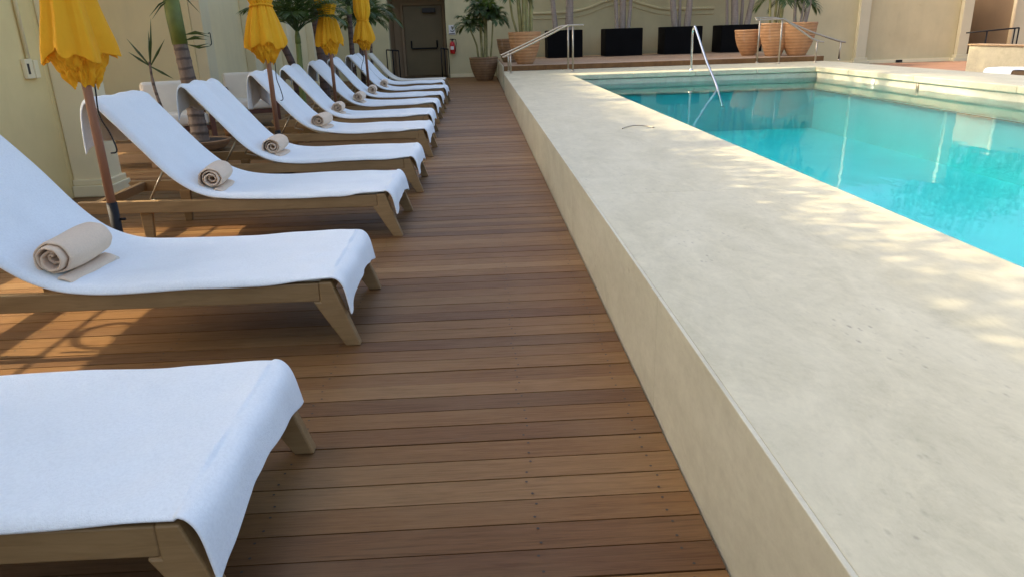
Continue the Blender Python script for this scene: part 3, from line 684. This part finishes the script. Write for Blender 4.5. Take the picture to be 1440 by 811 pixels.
# ------------------------------------------------------------------ closed umbrellas
def make_umbrella(seed, waist):
    rr = random.Random(seed); ph = [rr.uniform(0, 6.28) for _ in range(8)]
    root = empty('closed_umbrella', (0,0,0))
    g = MB(); g.tube([(0,0,.40),(0,0,1.4),(0,0,2.5)], .024, 16); g.build('pole', M['pole'], root)
    g = MB(); g.tube([(0,0,.012),(0,0,.40)], .029, 16); g.tube([(.03,0,.3),(.06,0,.3)], .008, 8); g.build('sleeve', M['black'], root)
    g = MB(); g.box(-.26, .26, -.26, .26, .001, .035); g.build('base_plate', M['black'], root, .01)
    g = MB(); g.lathe([(0,0),(.03,0),(.035,.03),(.02,.06),(.028,.09),(0,.12)], (0,0,2.5), 16); g.build('finial', M['pole'], root)
    g = MB(); nth = 128
    zs = [1.2,1.21,1.23,1.26,1.3,1.35,1.4,1.45,waist-.07,waist-.03,waist,waist+.03,waist+.09,waist+.2,1.95,2.1,2.25,2.4,2.5]
    zs = sorted(set(zs)); rows = []
    def rad(z):
        tab = [(1.2,.182),(1.26,.176),(1.35,.156),(1.45,.134),(waist-.03,.102),(waist,.09),(waist+.03,.10),(waist+.12,.15),(1.95,.135),(2.2,.09),(2.5,.028)]
        for (a, ra), (b_, rb) in zip(tab[:-1], tab[1:]):
            if z <= b_: t = (z - a)/(b_ - a); return ra + (rb - ra)*max(0, t)
        return .028
    from mathutils import noise as mn
    def cr(th, z, f, k): return mn.noise(Vector((cos(th)*f + k, sin(th)*f - k, z*f*.8 + seed)))
    def pleat(th, z):
        u = 8*th + .5*sin(3*z + ph[0]) + .75*sin(2*th + ph[1])
        tri = abs(((u/pi) % 2) - 1)*2 - 1
        wz = max(0, 1 - abs(z - waist)/.28)
        amp = .09 + .07*min(1, max(0, (1.6 - z)/.3))
        return 1 + amp*tri + .10*cr(th, z*.35, 3.4, 1) + (.05 + .08*wz)*cr(th, z*.22, 8.5, 2) + .03*cr(th, z*.8, 14, 5)
    for z in zs:
        row = []
        for k in range(nth):
            th = 2*pi*k/nth; r_ = rad(z)*pleat(th, z)
            dz = (.022*sin(8*th + ph[4]) + .03*sin(3*th + ph[5]) + .03*cr(th, 0, 4, 7))*max(0, (1.34 - z)/.14)
            row.append((r_*cos(th), r_*sin(th), z + dz))
        rows.append(row)
    rows.insert(0, [(x*.93, y*.93, z + .012) for x, y, z in rows[0]])
    g.grid(rows, 0, True)
    # crumpled inner layers below the skirt
    for r0, zt, zb_, kk in ((.142, 1.27, 1.115, 3), (.112, 1.25, 1.06, 9)):
        rows = []
        for q in range(13):
            t = q/12; z = zt - (zt - zb_)*t; row = []
            for k in range(nth):
                th = 2*pi*k/nth
                r_ = r0*(1 - .18*t - .30*max(0, t - .72)/.28)*(1 + .32*t*cr(th, t*.5, 3.2, kk) + .26*(.35 + t)*cr(th, t*.7, 7., kk + 4) + .10*cr(th, t*2, 15., kk))
                row.append((r_*cos(th), r_*sin(th), z + .055*t*cr(th, 0, 4.4, kk + 8) + .022*cr(th, t*2, 9, kk)))
            rows.append(row)
        g.grid(rows, 0, True)
    cn = g.build('canopy', M['yellow'], root, recalc=True)
    md = cn.modifiers.new('Sub', 'SUBSURF'); md.levels = 1; md.render_levels = 1
    pts = [((rad(waist) + .014)*1.0*cos(2*pi*k/32), (rad(waist) + .014)*sin(2*pi*k/32), waist + .008*sin(2*pi*k/16)) for k in range(33)]
    g = MB(); g.tube(pts, .011, 6, cap=False); g.build('tie', M['yellow'], cn)
    g = MB(); g.tube(catmull([(.05,-.02,1.2),(.058,-.028,1.05),(.05,-.03,.9),(.085,-.03,.8),(.105,-.03,.72),(.10,-.03,.69),(.07,-.03,.685)], 6), .0045, 6); g.build('cord', M['black'], root)
    return root
UHOW = ['nearest the camera by the left wall, its crumpled hem fully in view', 'second from the front, standing beside the fourth lounger', 'third from the front, left of the dark curved trunk', 'farthest along the deck, slim, before the door recess']
for k, (x, y, wz) in enumerate(((-2.15, 4.24, 1.72), (-2.06, 7.6, 1.58), (-2.09, 11.0, 1.58), (-2.06, 14.2, 1.56))):
    o = make_umbrella(k + 3, wz); o.location = (x, y, 0); o.rotation_euler = (0, 0, k*1.1)
    tag(o, 'closed yellow umbrella ' + UHOW[k], 'umbrella', 'closed yellow umbrellas between the loungers')

# ------------------------------------------------------------------ palms and pots
def frond(g, base, az, up, length, leaf, rr, nl=26, droop=1.0, mi=0):
    """one feather frond: arching rachis with folded leaflets"""
    pts = []; d = Vector((cos(az)*cos(up), sin(az)*cos(up), sin(up))); p = Vector(base); st = length/14
    for k in range(15):
        pts.append(p.copy()); p = p + d*st; d = (d + Vector((0,0,-.085*droop*(1 + k*.09)))).normalized()
    g.tube(pts, [.011*(1 - k/17) for k in range(15)], 5, mi, False, .35)
    tone = rr.random()
    for k in range(nl):
        t = .16 + .84*k/(nl - 1); i = min(13, int(t*14)); q = pts[i].lerp(pts[i+1], t*14 - i) if i < 14 else pts[14]
        tan = (pts[i+1] - pts[i]).normalized(); side = tan.cross(Vector((0,0,1)))
        if side.length < .05: side = Vector((1,0,0))
        side.normalize(); ll = leaf*(.55 + .75*sin(pi*min(1, t*.93 + .05)))*rr.uniform(.88, 1.1)
        for s in (-1, 1):
            dr = (side*s*.85 + tan*(.45 + .5*t) + Vector((0,0,.18 - .35*t + rr.uniform(-.12,.12)))).normalized()
            w = .0105*(1 + .6*leaf); n_ = dr.cross(tan).normalized(); ac = dr.cross(n_).normalized()
            m_ = q + dr*ll*.55 + Vector((0,0,-.02*ll)); e = q + dr*ll + Vector((0,0,-.22*ll))
            b = len(g.v); g.v += [q, m_ + ac*w, e, m_ - ac*w, m_ + n_*w*.5]
            tt = min(1, max(0, tone*.7 + rr.random()*.4))
            g.face((b, b+1, b+4), mi, tt); g.face((b+1, b+2, b+4), mi, tt); g.face((b+2, b+3, b+4), mi, tt); g.face((b+3, b, b+4), mi, tt)
def crown(g, c, rr, n=11, length=.9, leaf=.3, droop=1., lo=.1, nl=26):
    for k in range(n):
        t = k/max(1, n-1); frond(g, c, k*2.4 + rr.uniform(-.3,.3), lo + (1.35 - lo)*t, length*rr.uniform(.8,1.1), leaf, rr, nl, droop)
def ringed(g, pts, r0, r1, n=12, step=.085, seed=0):
    """ringed trunk swept along a path"""
    rr = random.Random(seed); C = catmull(pts, 24); Ls = [0]
    for a, b_ in zip(C[:-1], C[1:]): Ls.append(Ls[-1] + (b_ - a).length)
    P_, Rr = [], []
    for p, l in zip(C, Ls):
        t = l/Ls[-1]; f = (l/step) % 1; P_.append(p); Rr.append((r0 + (r1 - r0)*t)*(1 + .05*(1 if f < .25 else 0) + rr.uniform(-.012,.012)))
    g.tube(P_, Rr, n)
def palm(name, loc, trunks, label, group=None, tm='trunk', cat='palm', seed=1, fl=(.95,.32), nf=10, shaft=None, droop=1.0, lo=.1):
    """trunks: list of (base dx,dy, top dx,dy,z, r0, r1, has crown)"""
    rr = random.Random(seed); o = empty(name, loc, 0, label, cat, group)
    for i, (bx, by, tx, ty, tz, r0, r1, cr) in enumerate(trunks):
        g = MB(); mx, my = (bx + tx)/2 + rr.uniform(-.3,.3)*abs(tx - bx) + rr.uniform(-.015,.015), (by + ty)/2 + rr.uniform(-.02,.02)
        ringed(g, [(bx, by, -.02), (bx + (mx - bx)*.5, by + (my - by)*.5, tz*.25), (mx, my, tz*.52), (tx, ty, tz)], r0, r1, 12, .07 + r0*.3, seed + i); g.build('trunk', M[tm], o)
        if cr:
            g = MB(); sh = .16 if shaft is None else shaft; g.tube([(tx, ty, tz - .01), (tx + (tx - bx)*.02, ty, tz + sh*.5), (tx + (tx - bx)*.05, ty, tz + sh)], [r1*1.12, r1*1.05, r1*.6], 10); g.build('crownshaft', M['stemgreen'], o)
            g = MB(); crown(g, (tx + (tx - bx)*.05, ty, tz + sh*.85), rr, nf, fl[0], fl[1], droop, lo); g.build('crown', M['leaf'], o, recalc=False)
    return o
GL = 'palms standing along the left wall behind the loungers'
p1 = palm('palm_tree', (-3.43, 9.2, .05), [(0,0,-.06,.0,1.22,.105,.08,False)], 'thick ringed palm trunk with a green upper stem, behind the fourth lounger', GL, seed=11)
g = MB(); g.tube([(-.06,0,1.2),(-.075,0,1.5),(-.08,0,1.9),(-.09,0,2.5),(-.1,0,2.9)], [.086,.09,.086,.07,.05], 16); g.build('crownshaft', M['stemgreen'], p1)
rr = random.Random(4); g = MB(); crown(g, (-.1,0,2.85), rr, 13, 1.7, .5, .9, .3); g.build('crown', M['leaf'], p1, recalc=False)
g = MB()
for (sx, sz, ex, ez, bend) in ((.03,1.30,.34,1.30,.03),(.03,1.24,.30,1.27,.02),(.03,1.2,.33,1.2,-.03),(.0,1.75,.27,1.55,.05),(-.05,1.7,-.3,1.5,.03)):
    for q in range(2):
        a = Vector((sx, -.1 + q*.03, sz)); e = Vector((ex, -.16 + q*.06, ez - .03*q)); m_ = (a + e)/2 + Vector((0,0,bend)); b = len(g.v)
        g.v += [a, m_ + Vector((0,.0,.012)), e, m_ - Vector((0,0,.012)), m_ + Vector((0,-.008,0))]; g.face((b,b+1,b+4)); g.face((b+1,b+2,b+4)); g.face((b+2,b+3,b+4)); g.face((b+3,b,b+4))
g.build('leaflets', M['leaf'], p1, recalc=False)
# young shoot
sh = empty('young_palm', (-3.52, 8.55, .03), 0, 'thin young palm shoot with a few narrow leaves left of the ringed trunk', 'palm')
g = MB(); g.tube(catmull([(.12,0,0),(.02,0,.3),(-.06,0,.62),(-.09,0,.85),(-.085,0,1.05)], 5), [.022]*8 + [.019]*8 + [.014]*5, 8); g.build('stem', M['trunk'], sh)
g = MB()
for (ex, ez) in ((-.27,1.3),(-.28,1.16),(.03,1.5),(.14,1.28),(.16,.86),(-.02,1.38)):
    a = Vector((-.085,0,1.0)); e = Vector((ex, -.04, ez)); d = (e - a); s_ = Vector((-d.z, 0, d.x)).normalized()*.014; m_ = a + d*.5; b = len(g.v)
    g.v += [a - s_*.4, a + s_*.4, m_ + s_, e, m_ - s_, m_ + Vector((0,-.012,0))]; g.face((b,b+1,b+2,b+5)); g.face((b+2,b+3,b+5)); g.face((b+3,b+4,b+5)); g.face((b+4,b,b+5))
g.build('leaves', M['leaf'], sh, recalc=False)
def pot(name, loc, r, h, mat, label, group=None, belly=1.0, foot=.62, cat='pot'):
    o = empty(name, loc, 0, label, cat, group)
    pr = [(0,.0),(r*foot,.0),(r*(foot + .03),.02*h)]
    n = 26
    for k in range(1, n):
        t = k/n; rad = r*(foot + (1 - foot)*(sin(t*pi*.56)/sin(pi*.56))**.85*belly if t < 1 else 1)
        rad = r*(foot + (1 - foot)*(1 - (1 - t)**1.9)*1.03)
        rad *= 1 + .010*(1 if k % 2 else -1)*(1 if .08 < t < .9 else 0)
        pr.append((rad, h*t*.93))
    pr += [(r*1.045, h*.935), (r*1.05, h*.985), (r*1.02, h), (r*.93, h), (r*.92, h*.9)]
    g = MB(); g.lathe(pr, n=48); bw = g.build('bowl', mat, o)
    g = MB(); g.lathe([(r*.925, h*.905), (r*.5, h*.92), (0, h*.925)], n=32); g.build('soil', M['soil'], bw)
    return o
pot('terracotta_pot', (-3.43, 9.2, 0), .33, .14, M['terradark'], 'low brown clay bowl under the thick ringed palm trunk', belly=1)
palm('palm_tree', (-2.52, 10.78, 0), [(0,0,.04,0,1.22,.05,.036,True)], 'small palm with a smooth green stem and dark crown, behind the second umbrella', GL, 'stemgreen', seed=21, fl=(.8,.26), nf=16, lo=.75, droop=.75)
palm('palm_tree', (-2.95, 12.2, 0), [(.12,0,-.42,0,1.9,.06,.05,True)], 'palm with a slim trunk leaning left between the second and third umbrellas', GL, 'bark', seed=22, fl=(.9,.3), nf=10, lo=.8)
palm('palm_tree', (-2.55, 12.45, 0), [(.03,0,-.03,0,2.1,.08,.07,True)], 'palm with a thick dark curved trunk right of the third umbrella', GL, 'bark', seed=23, fl=(.9,.3), nf=9, lo=.8)
palm('palm_tree', (-2.62, 13.9, 0), [(.12,0,-.16,0,1.68,.04,.032,True)], 'slim palm with a dark tuft between the third and fourth umbrellas', GL, 'trunk', seed=24, fl=(.7,.22), nf=14, lo=.8, droop=.7)
palm('palm_tree', (-2.95, 15.3, 0), [(0,0,-.1,0,1.9,.075,.06,True)], 'stout palm half hidden behind the fourth umbrella', GL, 'trunk', seed=25, fl=(.8,.28), nf=9, lo=.8)
palm('palm_tree', (-2.7, 16.6, 0), [(0,0,.02,0,1.75,.06,.05,True),(.15,.2,.2,.2,1.6,.05,.045,False)], 'pair of dark palm stems just right of the fourth umbrella', GL, 'bark', seed=26, fl=(.7,.26), nf=9, lo=.8)
palm('palm_tree', (-2.85, 19.2, 0), [(0,0,.02,0,1.45,.04,.034,True),(.16,.1,.2,.1,1.5,.04,.034,True)], 'twin slender palms with a joint crown left of the door recess', GL, 'trunk', seed=27, fl=(.85,.28), nf=13, lo=.6)
# back row
pot('terracotta_pot', (.16, 22.1, 0), .40, .64, M['terradark'], 'ribbed brown clay pot on the lower deck by the rear wall', 'ribbed clay pots with palms', foot=.58)
palm('potted_palm', (.16, 22.1, .58), [(-.02,0,-.05,0,1.25,.035,.03,True),(-.14,0,-.34,0,.80,.028,.022,True),(.08,.05,.12,.05,1.15,.035,.03,True),(.2,0,.30,0,.95,.024,.02,True),(-.06,-.1,-.02,-.1,1.3,.03,.026,False),(.04,-.1,.06,-.08,1.35,.032,.028,False)],
     'bushy palm clump with several canes in the pot on the lower deck', 'palms in pots along the rear wall', 'stemyellow', seed=31, fl=(.52,.22), nf=12, lo=.5, shaft=.08, droop=1.1)
pot('terracotta_pot', (1.17, 19.0, .53), .39, .76, M['terra'], 'tall orange ribbed clay pot behind the sloping handrails at left', 'ribbed clay pots with palms', foot=.5)
palm('potted_palm', (1.17, 19.0, 1.22), [(-.08,0,-.14,0,1.5,.05,.045,True),(.06,0,.05,0,1.7,.05,.045,True),(.16,.03,.22,0,1.6,.045,.04,True),(-.02,-.1,0,-.12,1.4,.045,.04,False),(-.17,.05,-.34,.05,.85,.03,.025,True)],
     'palm with pale bamboo like canes in the tall pot behind the left handrails', 'palms in pots along the rear wall', 'stemyellow', seed=32, fl=(.8,.3), nf=9, lo=.2)
pot('terracotta_pot', (.86, 20.6, .53), .33, .6, M['terradark'], 'shaded clay pot half hidden behind the tall orange pot at left', 'ribbed clay pots with palms', foot=.55)
PLH = ['first black planter from the left, behind the handrails', 'second black planter, under the crest of the curved moulding', 'third black planter, behind the steel pool handrail', 'fourth black planter, behind the three clay pots']
PLP = [(2.58, 1.04), (4.33, 1.1), (6.1, 1.12), (7.85, 1.24)]
TR = [[(-.24,0,-.46,0,2.0,.085,.05,True),(.16,0,.26,0,2.3,.125,.085,True)],
      [(-.16,0,-.26,0,2.1,.06,.045,True),(.02,.1,.04,.1,2.3,.10,.075,True),(.18,0,.46,0,1.9,.06,.04,True)],
      [(-.18,0,-.52,0,2.1,.10,.06,True),(-.02,.12,-.06,.12,2.0,.05,.036,True),(.18,0,.50,0,2.2,.105,.06,True)],
      [(-.36,0,-.46,0,2.0,.045,.034,True),(-.12,0,-.22,0,2.2,.11,.075,True),(.10,.1,.16,.1,1.9,.05,.04,True),(.24,0,.56,0,2.0,.09,.055,True)]]
for k, (px, pw) in enumerate(PLP):
    o = empty('planter_box', (px, 23.0, .532), 0, PLH[k].replace('black planter', 'black cube planter'), 'planter', 'black cube planters along the rear wall')
    g = MB(); hw = pw/2; g.box(-hw, hw, -.45, .45, 0, .77); g.build('box', M['blackbox'], o, .01)
    g = MB(); g.box(-hw + .03, hw - .03, -.42, .42, .7705, .776); g.build('soil', M['soil'], o)
    palm('potted_palm', (px, 22.9, 1.29), TR[k], 'palm with thick grey stems in the ' + PLH[k].split(',')[0], 'palms in pots along the rear wall', 'trunkgrey', seed=40 + k, fl=(1.1,.36), nf=10, lo=.1)
pot('terracotta_pot', (7.05, 19.7, .53), .36, .64, M['terra'], 'smallest orange clay pot, left of the two big pots at right', 'ribbed clay pots with palms', foot=.45)
pot('terracotta_pot', (7.42, 18.95, .53), .36, .78, M['terra'], 'middle orange clay pot between the right handrail posts', 'ribbed clay pots with palms', foot=.52)
pot('terracotta_pot', (7.93, 18.75, .53), .42, .78, M['terra'], 'widest orange clay pot, the rightmost on the timber platform', 'ribbed clay pots with palms', foot=.5)
palm('potted_palm', (7.42, 18.95, 1.25), [(-.14,0,-.22,0,1.3,.03,.026,True),(-.03,0,-.02,0,1.5,.032,.028,True),(.1,0,.2,0,1.6,.05,.04,True),(.04,.1,.1,.1,.5,.018,.014,True)], 'palm with yellow green canes in the middle clay pot at right', 'palms in pots along the rear wall', 'stemyellow', seed=51, fl=(.7,.28), nf=9, lo=.2)
palm('potted_palm', (7.93, 18.75, 1.25), [(-.12,0,-.26,0,1.5,.03,.026,True),(.02,0,.18,0,1.6,.028,.024,True),(.12,0,.38,0,1.7,.06,.05,True),(-.02,.1,-.06,.1,.42,.012,.01,True)], 'palm with three slanting stems in the widest clay pot at right', 'palms in pots along the rear wall', 'trunkgrey', seed=52, fl=(.75,.28), nf=8, lo=.3)

# ------------------------------------------------------------------ handrails
def handrail(pts, posts, zb, label, y, rad=.021, group='bronze handrails at the platform'):
    o = empty('handrail', (posts[0][0], y, zb), 0, label, 'handrail', group)
    ox = posts[0][0]
    g = MB(); g.tube(catmull([(a - ox, 0, b_ - zb) for a, b_ in pts], 8), rad, 10); g.build('rail', M['bronze'], o)
    for px, pz in posts:
        g = MB(); g.tube([(px - ox, 0, .002), (px - ox, 0, pz - zb)], rad*.95, 10); po = g.build('post', M['bronze'], o)
        g = MB(); g.lathe([(0,0),(.042,0),(.042,.008),(.024,.022),(.02,.03)], (px - ox, 0, 0.001), 16); g.build('flange', M['bronze'], po)
    return o
handrail([(.56,.775),(.62,.785),(1.3,1.07),(1.93,1.355),(2.05,1.385),(2.36,1.385)], [(.72,.83),(2.12,1.385)], LZ - .002, 'near bronze handrail sloping down left from its flat top, by the orange pot', 17.02)
handrail([(.54,.80),(.6,.81),(1.3,1.1),(1.85,1.345),(1.97,1.38),(2.2,1.38)], [(.70,.86),(2.1,1.38)], LZ - .002, 'rear bronze handrail of the left pair, sloping down left behind its twin', 17.75)
handrail([(6.35,1.375),(6.9,1.385),(7.05,1.35),(7.6,1.0),(7.78,.9),(7.98,.85)], [(6.96,1.37),(7.82,.88)], LZ - .002, 'bronze handrail crossing the widest clay pot and sloping down right', 17.4)
handrail([(6.55,1.42),(7.0,1.425),(7.3,1.34),(8.0,1.06),(8.62,.86),(8.8,.82)], [(6.68,1.42),(8.68,.85)], LZ - .002, 'rear bronze handrail at right, ending beyond the clay pots', 18.03)
# steel pool rail
o = empty('pool_rail', (4.45, 15.75, LZ - .002), 0, 'bent stainless steel grab rail dipping from the coping into the pool', 'grab rail')
g = MB(); g.tube(catmull([(0,0,0),(-.005,0,.4),(-.01,0,.72),(-.005,-.03,.82),(.0,-.10,.86),(.0,-.17,.83),(-.02,-.5,.65),(-.075,-1.3,.22),(-.12,-2.1,-.15),(-.155,-2.65,-.5)], 8), .024, 12); g.build('rail', M['steel'], o)
g = MB(); g.lathe([(0,0),(.05,0),(.05,.01),(.028,.03),(.024,.035)], (0,0,.001), 18); g.build('flange', M['steel'], o)
# pool wall fitting
g = MB(); g.lathe([(0,.0),(.03,0),(.034,.01),(.03,.02),(0,.022)], n=14); o = g.build('pool_fitting', M['bronze']); o.location = (PX1 + .037, 11.9, .235); o.rotation_euler = (0, -pi/2, 0); o.scale = (2.0, 1, 1); tag(o, 'small dark oval fitting on the right pool wall just above the water', 'fitting')
g = MB(); g.lathe([(0,.0),(.05,0),(.055,.01),(.05,.016),(0,.018)], n=18); o = g.build('pool_light', M['white']); o.location = (PX1 + .037, 13.3, .235); o.rotation_euler = (0, -pi/2, 0); tag(o, 'small white round fitting on the right pool wall near the far corner', 'fitting')
g = MB(); g.tube(catmull([(-.14,-.05,0),(-.09,.02,.004),(0,.05,.012),(.09,.035,.006),(.15,-.03,0)], 6), .0055, 6); o = g.build('loose_wire', M['bronze']); o.location = (1.40, 6.62, LZ + .006); tag(o, 'thin curved wire lying on the pale stone ledge', 'wire')

# ------------------------------------------------------------------ seats in the alcove
def armchair(loc, rz, label):
    o = empty('armchair', loc, rz, label, 'armchair', 'cream cushioned armchairs in the alcove')
    for sx in (-.36, .36):
        for sy in (-.36, .34):
            g = MB(); g.box(sx - .03, sx + .03, sy - .03, sy + .03, 0, .56 if sy < 0 else .62); g.build('leg', M['darkwood'], o, .005)
        g = MB(); g.box(sx - .04, sx + .04, -.40, .38, .56 if True else 0, .59); g.build('armrest', M['darkwood'], o, .006)
    g = MB(); g.box(-.33, .33, -.35, .36, .2, .26); g.build('seat_frame', M['darkwood'], o, .005)
    def cushion(name, x0, x1, y0, y1, z0, z1, tilt=0.):
        g = MB(); g.box(x0, x1, y0, y1, z0, z1); c = g.build(name, M['cushion'], o)
        c.modifiers.new('Bevel', 'BEVEL').width = .05; c.modifiers['Bevel'].segments = 4
        for p in c.data.polygons: p.use_smooth = True
    cushion('seat_cushion', -.325, .325, -.38, .24, .265, .42)
    cushion('back_cushion', -.36, .36, .18, .38, .36, .80)
    return o
armchair((-3.92, 9.85, 0), R(28), 'cream cushioned armchair behind the ringed palm trunk')
armchair((-3.62, 12.05, 0), R(20), 'cream cushioned armchair behind the headrest of the fifth lounger')
# slatted bench in the sunlit alcove
o = empty('slatted_bench', (-3.98, 8.3, 0), 0, 'sunlit slatted wooden bench behind the third lounger', 'bench')
for k in range(5):
    g = MB(); g.box(-.5, .5, -.3 + k*.125, -.205 + k*.125, .30, .335); g.build('slat', M['teaklight'], o, .004)
for k in range(2):
    g = MB(); g.box(-.49, .49, -.29, -.27, .06 + k*.12, .15 + k*.12); g.build('front_board', M['teaklight'], o, .004)
for sx in (-.45, .45):
    for sy in (-.25, .25):
        g = MB(); g.box(sx - .03, sx + .03, sy - .03, sy + .03, 0, .298); g.build('leg', M['teaklight'], o, .004)
g = MB(); g.lathe([(0,0),(.07,0),(.085,.1),(.09,.11),(.07,.11),(0,.1)], n=16); o = g.build('small_pot', M['terra']); o.location = (-3.55, 10.65, 0); tag(o, 'tiny orange clay pot on the alcove floor behind the fourth lounger', 'pot')

# ------------------------------------------------------------------ trees beyond the walls (seen in the water)
def tree(loc, h, r, seed, label):
    rr = random.Random(seed); o = empty('leafy_tree', loc, 0, label, 'tree', 'leafy trees beyond the rear wall')
    g = MB(); g.tube([(0,0,-.05),(.1,0,h*.25),(.05,.1,h*.5),(.1,.1,h*.8)], [.22,.17,.12,.04], 10)
    tips = []
    for k in range(9):
        a = rr.random()*6.28; z0 = h*rr.uniform(.3,.6); e = Vector((r*.7*cos(a), r*.7*sin(a), z0 + h*rr.uniform(.12,.3))); tips.append(e)
        g.tube([(.06,.05,z0), (e.x*.5, e.y*.5, (z0 + e.z)/2 + .1), e], [.07,.045,.015], 6)
    g.build('trunk', M['bark'], o)
    g = MB(); tips.append(Vector((0,0,h*.85)))
    for k in range(5200):
        c = rr.choice(tips); v = Vector((rr.gauss(0,1), rr.gauss(0,1), rr.gauss(0,.75)))*r*.24; p = c + v
        d = Vector((rr.uniform(-1,1), rr.uniform(-1,1), rr.uniform(-.6,.6))).normalized(); s_ = d.cross(Vector((rr.uniform(-1,1), rr.uniform(-1,1), 1))).normalized(); ln = rr.uniform(.16,.3)
        b = len(g.v); g.v += [p, p + d*ln*.5 + s_*ln*.28, p + d*ln, p + d*ln*.5 - s_*ln*.28]; g.face((b,b+1,b+2,b+3), 0, rr.random())
    g.build('crown', M['treeleaf'], o, recalc=False)
tree((19.5, 28.5, 0), 7.5, 3.0, 1, 'tall leafy tree beyond the brown recess')
tree((12.5, 31, 0), 6.0, 2.2, 2, 'leafy tree behind the bare panel of the rear wall')
tree((17, 16, 0), 5.5, 2.2, 3, 'leafy tree right of the low pale wall')

def shading_tree(loc, zc, r, seed, label):  # off-frame trees added so their crowns shade the right coping
    rr = random.Random(seed); o = empty('shading_tree', loc, 0, label, 'tree', 'unseen tall trees added behind the left building for shade')
    g = MB(); g.tube([(0,0,-.05),(.15,.05,zc*.4),(.0,.1,zc*.75),(.05,.05,zc + .8)], [.24,.2,.16,.06], 10)
    tips = []
    for k in range(14):
        a = k*2.4; e = Vector((r*.8*cos(a)*rr.uniform(.5,1), r*.8*sin(a)*rr.uniform(.5,1), zc + rr.uniform(-1.1,1.6))); tips.append(e)
        g.tube([(.02,.08,zc*.8 + k*.12), (e.x*.5, e.y*.5, (zc*.8 + e.z)/2 + .2), e], [.08,.05,.02], 6)
    g.build('trunk', M['bark'], o)
    g = MB()
    for k in range(6500):
        c = rr.choice(tips); v = Vector((max(-2, min(2, rr.gauss(0,1))), max(-2, min(2, rr.gauss(0,1))), max(-1.6, min(1.8, rr.gauss(0,1)))*.6))*r*.30; p = c + v
        d = Vector((rr.uniform(-1,1), rr.uniform(-1,1), rr.uniform(-.6,.6))).normalized(); s_ = d.cross(Vector((rr.uniform(-1,1), rr.uniform(-1,1), 1))).normalized(); ln = rr.uniform(.2,.36)
        b = len(g.v); g.v += [p, p + d*ln*.5 + s_*ln*.28, p + d*ln, p + d*ln*.5 - s_*ln*.28]; g.face((b,b+1,b+2,b+3), 0, rr.random())
    g.build('crown', M['treeleaf'], o, recalc=False)
for k, (ty, tz_, dsc) in enumerate(((6.2, 16.2, 'nearest tall tree of the row'), (10.2, 15.9, 'second tall tree of the row'), (14.0, 16.3, 'third tall tree of the row'), (17.6, 16.1, 'farthest tall tree of the row'))):
    shading_tree((-8.7, ty, 0), tz_, 2.5, 70 + k, dsc + ' added out of view behind the left building for shade')

# ------------------------------------------------------------------ light, sky, camera
ELEV, AZ = R(40), R(4)                      # sun comes from the left (-x), very slightly from beyond
S = Vector((-cos(ELEV)*cos(AZ), cos(ELEV)*sin(AZ), sin(ELEV)))
ld = bpy.data.lights.new('Sun', 'SUN'); ld.energy = 2.6; ld.angle = R(.53); ld.color = (1, .83, .56)
lo = bpy.data.objects.new('Sun', ld); col.objects.link(lo); lo.rotation_euler = S.to_track_quat('Z', 'Y').to_euler(); lo.location = (-20, 5, 20)
wd = bpy.data.worlds.new('World'); sc.world = wd; wd.use_nodes = True; nt = wd.node_tree
sk = nt.nodes.new('ShaderNodeTexSky'); sk.sky_type = 'NISHITA'; sk.sun_disc = False; sk.sun_elevation = ELEV
sk.sun_rotation = math.atan2(S.x, S.y); sk.air_density = .85; sk.dust_density = 6.; sk.ozone_density = .5
bg = nt.nodes['Background']; bg.inputs['Strength'].default_value = .15; L(nt, sk.outputs[0], bg.inputs['Color'])

cam = bpy.data.cameras.new('Camera'); cam.sensor_width = 36.; cam.lens = 36.*1025/1440; cam.clip_end = 1000; cam.clip_start = .05
pitch, roll, yaw = R(19.22), R(1.8), R(2.0)
fw = Vector((sin(yaw)*cos(pitch), cos(yaw)*cos(pitch), -sin(pitch))); r0 = Vector((cos(yaw), -sin(yaw), 0)); u0 = r0.cross(fw)
rt = r0*cos(roll) - u0*sin(roll); up = u0*cos(roll) + r0*sin(roll)
co = bpy.data.objects.new('Camera', cam); col.objects.link(co)
mw = Matrix((rt, up, -fw)).transposed().to_4x4(); mw.translation = (0, 0, 1.25); co.matrix_world = mw
sc.camera = co
sc.view_settings.view_transform = 'Standard'; sc.view_settings.look = 'None'; sc.view_settings.exposure = 1.7; sc.view_settings.gamma = 1
sc.cycles.max_bounces = 10; sc.cycles.diffuse_bounces = 5; sc.cycles.transparent_max_bounces = 16
sc.cycles.use_denoising = True
